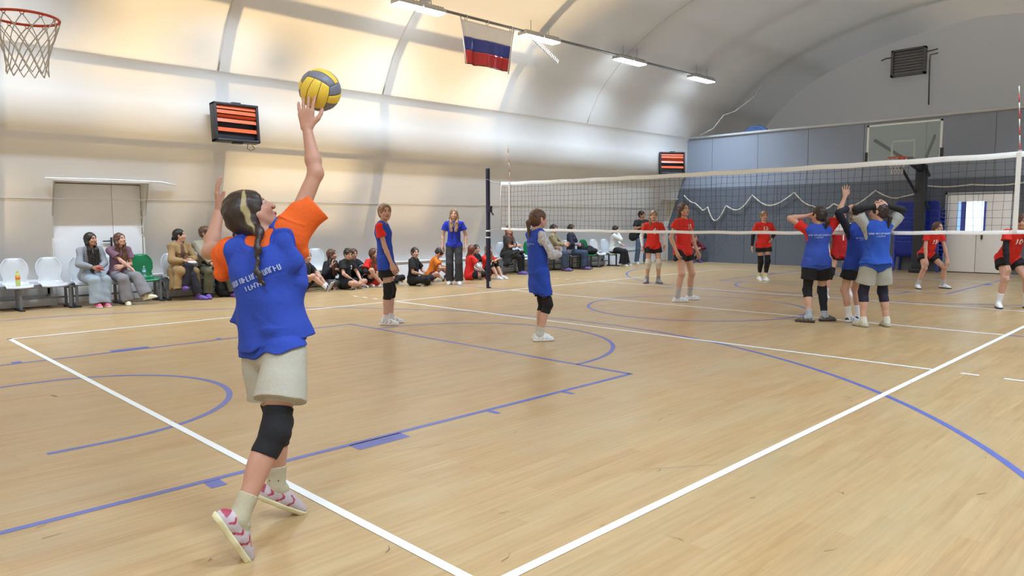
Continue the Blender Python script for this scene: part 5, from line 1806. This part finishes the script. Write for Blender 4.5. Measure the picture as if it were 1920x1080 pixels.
red((15.28, 2.64), 232, 1.64, 'person in red jersey numbered 15 crouching with hands on knees before the blue chairs', '15', dict(hair='brown', style='longback', hlen=.16, fat=.95),
    dict(pel=(-.16, 0, .74), td=(.52, 0, 1), hyaw=8, hpitch=2, neck=(.75, 0, 1), feet=((.0, .30, .075), (-.02, -.27, .075)), toes=((20, 0), (-22, 0)), knee=((1, .25, .2), (1, -.25, .2)),
         hands=((.17, .26, .60), (.17, -.24, .60)), elb=((-.4, 1, 0), (-.4, -1, 0)), hd=((.25, -.1, -1), (.25, .1, -1)), pn=((-1, 0, -.2), (-1, 0, -.2))),
    [('sock', 'b9bcc4', dict(up=.11)), ('shoe', (222, 226, 232), dict(sole=(60, 60, 66), accent=(150, 154, 164)))], size=.13, sleeve=.45, dz=-.02)
red((12.40, .62), 222, 1.72, 'person in red jersey and black arm sleeves bending forward at the right edge', '10', dict(hair='brown', style='pony', tail='left', hlen=.30, fat=1.0),
    dict(pel=(-.18, 0, .80), td=(.55, 0, 1), hyaw=-4, hpitch=-2, neck=(.62, 0, 1), feet=((.02, .21, .075), (.0, -.21, .075)), toes=((-14, 0), (-20, 0)), knee=((1, .12, .2), (1, -.12, .2)),
         hands=((.20, .22, .62), (.20, -.22, .62)), elb=((-.4, 1, 0), (-.4, -1, 0)), hd=((.25, -.1, -1), (.25, .1, -1)), pn=((-1, 0, -.2), (-1, 0, -.2))),
    [('sleevelet', '12141e', dict(f=.5)), ('sock', 'e6e8ee', dict(up=.16)), ('shoe', (232, 234, 240), dict(sole=(60, 64, 70), accent=(196, 200, 208)))], size=.13, sleeve=.45, dz=-.02)
# darker red jersey, number 1, white yoke, between the backs
J = make_J((12.12, 3.32), 226, 1.66, hyaw=0, feet=((0, .20, .075), (.02, -.26, .075)), hands=((.05, .27, .85), (.08, -.25, .86)))
yoke = [plane(J['C'] + J['tu'] * .035, -J['tu'])]
dress(J, dict(hair='brown', style='pony', low=True, wear=[('tee', 'b01a22', dict(e=.014, hem=.10, sleeve=.55, nz=.008)), ('number', 0, dict(txt='1', size=.2, dz=-.10)),
      ('top', WHT, dict(e=.019, hem=.02, sleeve=.56, nz=.004, name='white_yoke', extra=yoke)), ('shorts', BLK, dict(leg=.35)), ('sleevelet', 'd8d2c6', dict(f=.3)), ('knee', BLK, {}), ('sock', WHT, {}), ('shoe', (220, 220, 224), WSH)]),
      'person in dark red jersey numbered 1, seen between players in blue bibs')

# ---- standing at the side
J = make_J((9.12, 10.97), 226, 1.76, hyaw=0, hpitch=2, feet=((.02, .10, .075), (-.02, -.10, .075)), hands=((.04, .25, .85), (.06, -.25, .84)))
root, garm = dress(J, dict(hair='light', style='long', hlen=.16, fat=.98, wear=[('tee', '2233b4', dict(e=.014, hem=.0, sleeve=.55, flare=.01)), ('pants', '3c3c42', dict(wide=.035, e=.014, to=.97)), ('shoe', (230, 232, 234), dict(sole=(235, 235, 235)))]),
      'person in royal blue T-shirt and dark trousers standing with a whistle')
m_ = J['H'] + (J['hf'] * .10 - J['hu'] * .072) * 1.0
wh = MB(); wh.tube([m_, m_ + J['hf'] * .045 - J['hu'] * .004], .008, 8); wh.tube([m_ + J['hf'] * .03 - J['hu'] * .012 - J['hl'] * .009, m_ + J['hf'] * .03 - J['hu'] * .012 + J['hl'] * .009], .014, 12)
tag(wh.build('whistle', mat('whistle_yellow', lin((226, 190, 60)), .4)), 'small yellow whistle held in the mouth of the person in royal blue', 'whistle')
gv, gq, ob = garm['top']
co = [(-.03, -.025), (.03, -.025), (.03, .025), (.012, .04), (-.03, .03)]
lay_on(co, [(0, 1, 2, 3, 4)], J['C'] + J['tu'] * .02 + J['cl'] * -.05, -J['cl'] * -1, J['tu'], gv, gq, mat('shirt_logo', lin((170, 190, 220)), .6), ob, 'chest_print', .006)

J = make_J((18.55, 12.35), 232, 1.78, sw=.185, hyaw=40, hpitch=-6, feet=((0, .13, .075), (.04, -.17, .075)), toes=((30, 0), (10, 0)),
           hands=((.28, .04, 1.22), (.27, -.06, 1.18)), elb=((-.2, 1, -.9), (-.2, -1, -.9)), hd=((.5, -.9, .1), (.5, .9, .1)), pn=((-1, 0, .4), (-1, 0, .4)))
J['curl'] = (.8, .8)
dress(J, dict(hair='black', style='boy', male=True, skin='tan', wear=[('tee', '1b1b1d', dict(e=.014, hem=.04, sleeve=.62)), ('pants', '4c5c74', dict(wide=.015, e=.012, to=.98)), ('shoe', (200, 204, 190), dict(sole=(220, 222, 210), accent=(120, 124, 110)))]),
      'person in black T-shirt and blue jeans standing by the wall with a phone', vox=.0075)
ph = MB(); c = (J['w0'] + J['w1']) / 2 + J['cf'] * .07 + V3(0, 0, .03)
ph.box((-.04, -.008, -.07), (.04, .008, .07), .005)
po = ph.build('phone', mat('phone_black', (0.02, 0.02, 0.025), .25)); po.location = tuple(c); po.rotation_euler = (-.6, 0, math.radians(232 - 90)); tag(po, 'black phone held by the standing person in the black T-shirt', 'phone')
c = J['P'] - J['pl'] * -.0 + rotz((0, 1, 0), math.radians(232)) * -.30 + V3(0, 0, .02)
blob('shoulder_bag', 'black shoulder bag hanging at the hip of the person in jeans', 'bag', [((c[0], c[1], c[2]), (.10, .15, .15)), ((c[0], c[1], c[2] - .07), (.10, .15, .12))], '1a1a1e')
# ---- seated on the benches (y 12.3 is the front edge of the seats)
SITY = 12.42


def sit(x, yaw, H, label, o, hands=None, feet=None, toes=None, lean=.0, hyaw=0, hpitch=0, neck=(.1, 0, 1), td=None, elb=((-.6, 1, -.3), (-.6, -1, -.3)), hd=(None, None), pn=(None, None), curl=(.45, .45), knee=((1, .1, .9), (1, -.1, .9)), z=.555, vox=.0065, y=SITY, hroll=0, sw=.165):
    s = H / 1.65
    J = make_J((x, y + .02), yaw, H, pel=(0, 0, z / s), td=td or (lean, 0, 1), hyaw=hyaw, hpitch=hpitch, hroll=hroll, neck=neck,
               feet=feet or ((.44, .10, .075), (.44, -.10, .075)), toes=toes or ((8, 0), (-8, 0)), knee=knee,
               hands=hands or ((.30, .09, .64), (.30, -.09, .64)), elb=elb, hd=hd, pn=pn, sw=sw)
    J['curl'] = curl
    return J, dress(J, o, label, vox=vox)


PU = '5c4482'
J, _ = sit(1.86, -78, 1.63, 'person with long dark hair in grey hoodie and light blue jeans on the bench', dict(hair='black', style='long', hlen=.34, hout=.05, skin='mid', wear=[('jacket', '8e939b', dict(e=.018, hem=.08, sleeve=1.93, nz=.014, name='hoodie', flare=.02)), ('pants', '9aa8b6', dict(wide=.055, e=.016, to=.97)),
          ('shoe', (214, 110, 134), dict(sole=(232, 228, 228)))]), lean=.16, hyaw=18, hpitch=2, neck=(.35, 0, 1), hands=((.34, .02, .70), (.34, -.08, .70)), hd=((.7, -.6, 0), (.8, .3, 0)), feet=((.40, .02, .075), (.42, -.10, .075)))
c = (J['w0'] + J['w1']) / 2 + J['cf'] * .12
p_ = MB().box((-.035, -.006, -.07), (.035, .006, .07), .004).build('phone', mat('phone_pink', lin((196, 70, 100)), .35)); p_.location = tuple(c); p_.rotation_euler = (1.1, 0, math.radians(-60)); tag(p_, 'pink phone in the hands of the girl in the grey hoodie', 'phone')
sit(2.33, -84, 1.62, 'person in mauve T-shirt and grey flared trousers with crossed legs on the bench', dict(hair='brown', style='long', hlen=.17, wear=[('tee', '7d5e72', dict(e=.016, hem=.06, sleeve=.6)), ('pants', '85858b', dict(wide=.055, e=.014, to=.94)), ('shoe', (224, 218, 190), dict(sole=(228, 226, 214), accent=(206, 198, 160)))]),
    lean=.22, hyaw=24, hpitch=10, neck=(.4, 0, 1), hands=((.26, -.02, .70), (.36, .16, .60)), hd=((.4, -1, 0), (.6, .2, -.8)), feet=((.56, .26, .16), (.40, -.02, .075)), toes=((34, 12), (-14, 0)), knee=((.8, -.1, 1.2), (1, -.1, .9)))
coat = '9c8058'
J, _ = sit(3.42, -80, 1.70, 'person with dark hair in long tan coat seated with crossed legs', dict(hair='black', style='bun', bunz=-.06, wear=[('top', '6b4c40', dict(e=.012, hem=.0, sleeve=.02, name='brown_sweater')), ('pants', '22202c', dict(wide=.022, e=.012, to=.92)), ('cover', '6a50a0', {})]),
    lean=.10, hyaw=46, hpitch=4, hands=((.28, .05, .74), (.30, -.03, .72)), hd=((.7, -.6, -.1), (.7, .5, -.1)), feet=((.36, -.12, .24), (.46, .09, .075)), toes=((-20, 14), (20, 0)), knee=((.9, 0, 1.2), (1, .1, .9)))
rt = _[0]
C_, P_, N_ = J['C'], J['P'], J['N']
F_ = J['cf']; L_ = J['cl']; U_ = V3(0, 0, 1)
ct = top_prims(J, e=.026, hem=.12, sleeve=1.82, flare=.05, cuff=.012)
ct += [cap(P_ + F_ * .02 - L_ * .11, P_ + F_ * .34 - L_ * .17 + U_ * .02, .12, .09, k=.05), cap(P_ + F_ * .33 - L_ * .20 + U_ * .02, P_ + F_ * .34 - L_ * .22 - U_ * .30, .085, .11, n=F_, s=.6, k=.05, cb=True),
       cap(P_ + F_ * .10 - L_ * .22 - U_ * .02, P_ + F_ * .22 - L_ * .26 - U_ * .32, .06, .12, n=L_, s=.5, k=.05, cb=True), cap(P_ + F_ * .3 + L_ * .17, P_ + F_ * .34 + L_ * .17 - U_ * .34, .06, .07, n=F_, s=.6, k=.04, cb=True), cap(P_ + L_ * .14, P_ + F_ * .3 + L_ * .16, .085, .07, k=.05),
       cap(C_ + F_ * .165 + U_ * .2, C_ + F_ * .165 - U_ * .24, .072, .082, op='-', k=.01)]
for q in (1, -1): ct.append(cap(N_ + L_ * q * .055 + U_ * .0, C_ + F_ * .12 + L_ * q * .07 - U_ * .02, .028, .022, k=.02))
fsdf('tan_coat', ct, fabric(coat), rt, .0075, .018, 24, 8)
blob('folded_cloth', 'white cloth or paper lying in the lap of the person in the tan coat', 'cloth', [(tuple((J['w0'] + J['w1']) / 2 + J['cf'] * .10 + V3(0.02, 0, -.03)), (.09, .07, .035))], 'dcdce0')

J, _ = sit(3.96, -88, 1.78, 'person wearing glasses in light jacket over black shirt and olive trousers on the bench', dict(hair='brown', style='boy', male=True, wear=[('top', '17171a', dict(e=.012, hem=.02, sleeve=.02, neckr=.05, name='black_shirt')), ('pants', '56543e', dict(wide=.02, e=.014, to=.9)), ('cover', '6a50a0', {}), ('sock', '1a1a1e', dict(up=.2)), ('glasses', 0, {})]),
    lean=-.04, hyaw=32, hpitch=6, z=.56, sw=.185, hands=((.33, .16, .66), (.36, -.06, .60)), hd=((.7, -.6, -.2), (.8, .4, -.3)), feet=((.42, .28, .075), (.36, -.18, .075)))
rt = _[0]; C_, P_, N_, F_, L_, U_ = J['C'], J['P'], J['N'], J['cf'], J['cl'], V3(0, 0, 1)
jk = top_prims(J, e=.025, hem=.08, sleeve=1.85, flare=.03, o=dict(male=True)) + [cap(C_ + F_ * .17 + U_ * .2, C_ + F_ * .17 - U_ * .26, .075, .10, op='-', k=.01)]
fsdf('light_jacket', jk, fabric('97917f'), rt, .0075, .016, 26, 9)
blob('backpack', 'black backpack on the floor between the feet of the person with glasses', 'bag', [((4.12, 12.18, .16), (.13, .12, .16)), ((4.10, 12.22, .32), (.09, .09, .12)), ((4.22, 12.12, .07), (.15, .10, .07))], '15161b')
sit(4.62, -86, 1.68, 'person in grey-blue sweater mostly hidden behind the serving girl, purple shoe covers', dict(hair='dark', style='boy', wear=[('top', '8a94a4', dict(e=.02, hem=.06, sleeve=1.92, name='sweater')), ('pants', '2b2a2e', dict(wide=.02, to=.94)), ('cover', '6a50a0', {})]),
    hyaw=20, feet=((.42, .22, .075), (.40, -.14, .075)))
sit(-.18, -58, 1.66, 'person in dark clothes at the left edge, only a purple shoe cover in view', dict(hair='dark', style='long', wear=[('jacket', '2a2a30', dict(e=.02, hem=.06, sleeve=1.92)), ('pants', '22222a', dict(wide=.02, to=.94)), ('cover', '5c4494', {})]),
    hyaw=20, feet=((.46, .02, .075), (.52, -.08, .075)), y=12.2)

# behind the net
J, _ = sit(12.28, -72, 1.70, 'person with reddish hair and dark fringed skirt seated with crossed arms behind the net post', dict(hair='red', style='long', hlen=.22, fat=1.06, wear=[('tee', '3a3634', dict(e=.018, hem=.05, sleeve=.62)), ('pants', '121216', dict(wide=.0, e=.006, to=1.0, name='leggings')), ('cover', '5a4690', {})]),
    lean=.08, hyaw=-34, hpitch=12, hands=((.26, -.02, .80), (.28, .10, .76)), hd=((.5, -1, 0), (.6, .8, 0)), feet=((.42, .10, .075), (.42, -.04, .075)), vox=.0075)
rt = _[0]; C_, P_, F_, L_, U_ = J['C'], J['P'], J['pf'], J['pl'], V3(0, 0, 1)
fsdf('fringed_skirt', [cap(P_ + U_ * .08, P_ + F_ * .05, .15, .18, n=U_, s=.8, k=.04), cap(P_ - L_ * .06, P_ + F_ * .36 - L_ * .05, .17, .15, n=U_, s=.8, cb=True, k=.05), cap(P_ - L_ * .12 + F_ * .05, P_ - L_ * .20 + F_ * .12 - U_ * .30, .14, .17, n=L_, s=.5, cb=True, k=.05), cap(P_ + F_ * .33, P_ + F_ * .34 - U_ * .16, .13, .12, n=F_, s=.5, cb=True, k=.05)], fabric('2c2c2e', .95), rt, .009, .022, 60, 5)
fsdf('black_camera', [cap(C_ + F_ * .17 - U_ * .02, C_ + F_ * .22 - U_ * .10, .05, .06)], mat('camera_black', (0.015, 0.015, 0.017), .4), rt, .008)
blob('handbag', 'black handbag resting on the knees of the person in the fringed skirt', 'bag', [(tuple(J['k0'] + V3(.0, .05, .12)), (.14, .12, .05))], '141416')
blob('white_towel', 'white towel with blue print draped over the seat beside the fringed skirt', 'cloth', [((12.85, 12.62, .56), (.19, .10, .13)), ((12.95, 12.5, .47), (.2, .14, .04))], 'd6dcee')
sit(14.12, -70, 1.74, 'person in beige jacket and blue jeans leaning forward, left of the person in navy', dict(hair='dark', style='boy', male=True, wear=[('jacket', '93886c', dict(e=.020, hem=.06, sleeve=1.9, nz=.012)), ('pants', '36445a', dict(wide=.02, to=.94)), ('cover', '54406e', {})]),
    lean=.12, hyaw=-20, hpitch=0, hands=((.34, .12, .76), (.36, .10, .72)), hd=((.6, .5, 0), (.6, .8, 0)), feet=((.42, .06, .075), (.44, -.10, .075)), vox=.0075)
J, _ = sit(15.0, -66, 1.72, 'person in navy vest over a grey shirt and blue jeans on the far bench', dict(hair='dark', style='bob', male=False, wear=[('top', '8d8896', dict(e=.014, hem=.04, sleeve=1.9, name='grey_shirt')), ('pants', '34435c', dict(wide=.02, to=.94)), ('cover', '54406e', {})]),
    lean=.0, hyaw=-14, hpitch=0, hands=((.26, .06, .72), (.26, -.06, .72)), hd=((.4, -1, 0), (.4, 1, 0)), feet=((.42, .14, .075), (.44, -.12, .075)), vox=.0075, sw=.18)
rt = _[0]; C_, F_, L_, U_ = J['C'], J['cf'], J['cl'], V3(0, 0, 1)
fsdf('navy_vest', top_prims(J, e=.025, hem=.10, sleeve=1.3) + [cap(C_ + F_ * .17 + U_ * .20, C_ + F_ * .17 - U_ * .02, .12, .03, op='-', k=.02)], fabric('1c2236'), rt, .008, .012, 30, 6)
blob('dark_coat', 'dark purple-grey coat and bag hanging down beside the person in the navy vest', 'coat', [((15.36, 12.34, .62), (.10, .14, .22)), ((15.40, 12.26, .36), (.10, .10, .24)), ((15.42, 12.2, .16), (.12, .10, .15))], '282230')
blob('gym_bag', 'black gym bag lying on the green seat of the far bench', 'bag', [((16.0, 12.45, .52), (.26, .16, .11)), ((15.95, 12.5, .60), (.15, .12, .10))], '121214')
sit(17.05, -60, 1.63, 'person in white top and black trousers, hand at cheek, last on the bench', dict(hair='black', style='longback', hlen=.26, wear=[('top', 'd8dadc', dict(e=.014, hem=.04, sleeve=1.93, name='white_top')), ('pants', '141418', dict(wide=.06, e=.016, to=.97)), ('shoe', (200, 206, 204), dict(sole=(220, 222, 220)))]),
    lean=.16, hyaw=14, hpitch=-6, neck=(.3, 0, 1), hands=((.30, .08, .70), (.20, -.10, 1.08)), hd=((.6, -.6, 0), (.1, .3, 1)), pn=((0, 0, -1), (-.6, .6, 0)), elb=((-.4, 1, -.2), (.6, -.4, -1)), feet=((.46, .14, .075), (.36, -.10, .075)), vox=.0075)
# squatting at the end wall
J = make_J((20.72, 11.62), 226, 1.58, pel=(-.04, 0, .26), td=(.25, 0, 1), hyaw=0, hpitch=-6, neck=(.4, 0, 1), feet=((.28, .12, .075), (.28, -.12, .075)), knee=((.5, .2, 1.4), (.5, -.2, 1.4)), hands=((.36, .10, .52), (.32, -.14, .56)), elb=((0, 1, -.4), (0, -1, -.4)))
dress(J, dict(hair='brown', style='boy', wear=[('top', '6a2030', dict(e=.016, hem=.04, sleeve=1.9, name='maroon_sweater')), ('pants', '55565e', dict(wide=.01, to=.95)), ('cover', '54407e', {})]), 'person in maroon top squatting against the grey end wall', vox=.008)
# ---- sitting on the floor along the wall
def floor_sit(x, y, yaw, H, label, o, kind='cross', hands=None, lean=.12, hyaw=0, hpitch=0, neck=(.2, 0, 1), hd=(None, None), pn=(None, None), feet=None, knee=None, toes=None, vox=.0065, elb=((-.3, 1, -.3), (-.3, -1, -.3))):
    if kind == 'cross':
        ft = ((.30, -.12, .075), (.34, .12, .075)); kn = ((.2, 1.6, .35), (.2, -1.6, .35)); to = ((-75, -10), (75, -10)); hn = ((.30, .12, .26), (.30, -.12, .26))
    elif kind == 'up':
        ft = ((.44, .10, .075), (.44, -.10, .075)); kn = ((.3, .1, 1.5), (.3, -.1, 1.5)); to = ((6, 0), (-6, 0)); hn = ((.44, .02, .36), (.44, -.04, .36))
    else:
        ft = ((.62, .18, .075), (.60, -.16, .075)); kn = ((.2, .5, 1.0), (.2, -.5, 1.0)); to = ((10, 60), (-10, 60)); hn = ((.36, .12, .30), (.36, -.12, .30))
    s = H / 1.65
    J = make_J((x, y), yaw, H, pel=(0, 0, .125), td=(lean, 0, 1), hyaw=hyaw, hpitch=hpitch, neck=neck, feet=feet or ft, knee=knee or kn, toes=toes or to, hands=hands or hn, elb=elb, hd=hd, pn=pn)
    J['curl'] = (.5, .5)
    dress(J, o, label, vox=vox)
    return J


BT = lambda c=BLK, **k: ('tee', c, dict(dict(e=.02, hem=.06, sleeve=.62, nz=.012, flare=.02), **k))
SH = ('shoe', (214, 214, 218), dict(sole=(226, 226, 226), accent=(120, 120, 128)))
floor_sit(5.80, 12.06, -52, 1.60, 'person with short blond hair sitting on the floor, half hidden behind the serving girl', dict(hair='blond', style='boy', wear=[BT('2a2a30'), ('shorts', '1a1a1e', dict(leg=.6)), ('sock', WHT, dict(up=.1)), ('shoe', (70, 70, 74), dict(sole=(200, 200, 200), accent=(200, 200, 204)))]), 'out', hyaw=-20, feet=((.50, .22, .075), (.56, .0, .075)), lean=.2)
J = floor_sit(6.55, 12.25, -66, 1.62, 'person with long straight brown hair holding a phone, seated between two boys in black', dict(hair='brown', style='long', hlen=.24, wear=[BT('1c1c22', sleeve=1.9), ('pants', '5a5c5e', dict(to=.96)), SH]), 'cross', hyaw=24, hpitch=2, lean=.16, hands=((.26, .02, .42), (.22, -.20, .52)), elb=((-.3, 1, -.5), (0, -.6, -1)), hd=(None, (.1, 0, 1)))
p_ = MB().box((-.035, -.006, -.07), (.035, .006, .07), .004).build('phone', mat('phone_black', (0.02, 0.02, 0.025), .25)); p_.location = tuple(J['w1'] + V3(0, -.02, .10)); p_.rotation_euler = (.1, 0, .3); tag(p_, 'black phone held up by the girl with long straight hair on the floor', 'phone')
J = make_J((6.74, 11.93), -62, 1.66, pel=(0, 0, .125), td=(.14, 0, 1), hyaw=-30, hpitch=-16, neck=(.4, 0, 1), feet=((.32, -.10, .075), (.36, .12, .075)), knee=((.2, 1.6, .3), (.2, -1.6, .3)), toes=((-75, -10), (75, -10)), hands=((.36, .10, .20), (.30, -.14, .20)), elb=((-.2, 1, -.2), (-.2, -1, -.2)))
J['curl'] = (.6, .6)
dress(J, dict(hair='dark', style='boy', male=True, wear=[BT('131317'), ('number', 0, dict(txt='Z', size=.11, dz=.0, dr=.04)), ('shorts', '101014', dict(leg=.8, e=.02)), ('shoe', (60, 60, 64), dict(sole=(210, 210, 210), accent=(220, 220, 224)))]), 'person in black T-shirt with a small white letter, sitting cross-legged on the floor')
floor_sit(7.16, 12.30, -75, 1.60, 'person with glasses and black jacket with a white collar on the floor', dict(hair='brown', style='boy', wear=[BT('b6b8bc', e=.014), ('jacket', '15151b', dict(e=.024, hem=.05, sleeve=1.92, neckr=.085)), ('pants', '15151b', dict(to=.95)), SH, ('glasses', 0, {})]), 'up', hyaw=-20, hpitch=-2)
floor_sit(7.48, 11.92, -92, 1.62, 'person in red T-shirt with very long brown hair sitting on the floor', dict(hair='brown', style='long', hlen=.34, wear=[BT('d8261c', e=.016), ('shorts', BLK, dict(leg=.45)), ('sleevelet', BLK, dict(sides=(0, 1))), SH]), 'cross', hyaw=36, hpitch=6, hands=((.40, .10, .22), (.30, -.10, .34)), knee=((.2, 1.6, .35), (.5, -.6, 1.2)), feet=((.36, .20, .075), (.34, .04, .075)))
floor_sit(8.02, 12.25, -80, 1.60, 'person in black hidden behind the standing player, between the red and the black T-shirt', dict(hair='dark', style='long', wear=[BT('121216'), ('pants', '121216', dict(to=.95)), SH]), 'cross', hyaw=-10)
J = floor_sit(8.30, 11.50, -58, 1.62, 'person with dark bob in plain black T-shirt sitting cross-legged right of the standing player', dict(hair='black', style='bun', bunz=-.03, wear=[BT('121214', sleeve=.75), ('pants', '141416', dict(to=.92, wide=.02)), ('shoe', (206, 206, 196), dict(sole=(140, 138, 110), accent=(90, 90, 70)))]), 'cross', hyaw=-44, hpitch=2, hands=((.26, .10, .30), (.24, -.06, .26)), lean=.08)
floor_sit(9.30, 12.12, -40, 1.58, 'person in orange T-shirt bending over a phone, sitting on the floor by the wall', dict(hair='dark', style='boy', wear=[BT('d87418', e=.022), ('shorts', '5a1a1a', dict(leg=.6)), ('sock', WHT, dict(up=.24)), ('shoe', (40, 40, 44), dict(sole=(230, 230, 230)))]), 'out', lean=.34, hyaw=6, hpitch=-50, neck=(.75, 0, 1), hands=((.42, .06, .36), (.42, -.10, .34)), feet=((.60, .30, .075), (.34, -.10, .075)), knee=((.2, .3, .8), (.2, -1.4, .5)), vox=.007)
floor_sit(10.20, 11.70, -20, 1.62, 'person in red jersey with long dark red-brown hair, face turned away, seated behind the referee', dict(hair='red', style='longback', hlen=.28, wear=[BT('d8241c', e=.016), ('shorts', BLK, dict(leg=.5)), ('sleevelet', 'dcdce6', dict(sides=(0, 1))), ('knee', BLK, {}), SH]), 'cross', hyaw=40, hands=((.34, .20, .22), (.34, -.16, .22)), vox=.007)
floor_sit(10.95, 12.35, -70, 1.58, 'person with dark hair in black, small behind the two girls in red', dict(hair='black', style='bun', bunz=.03, wear=[BT('141418'), ('pants', '141418', dict(to=.95)), SH]), 'cross', hyaw=-20, vox=.007)
floor_sit(10.72, 11.62, -78, 1.60, 'person in red jersey with light brown hair hugging knees beside the net post', dict(hair='light', style='long', hlen=.18, wear=[BT('d8261c', e=.014, sleeve=.5), ('shorts', BLK, dict(leg=.8)), ('knee', BLK, {}), SH]), 'up', hyaw=-18, hpitch=6, hands=((.30, -.02, .46), (.30, .04, .50)), hd=((0, -1, .3), (0, 1, .3)), vox=.007)
tag(MB().box((9.72, 11.66, .27), (9.79, 11.80, .282), .004).build('phone', mat('phone_black', (0.02, 0.02, 0.025), .25)), 'dark phone in the hands of the person in the orange T-shirt', 'phone')
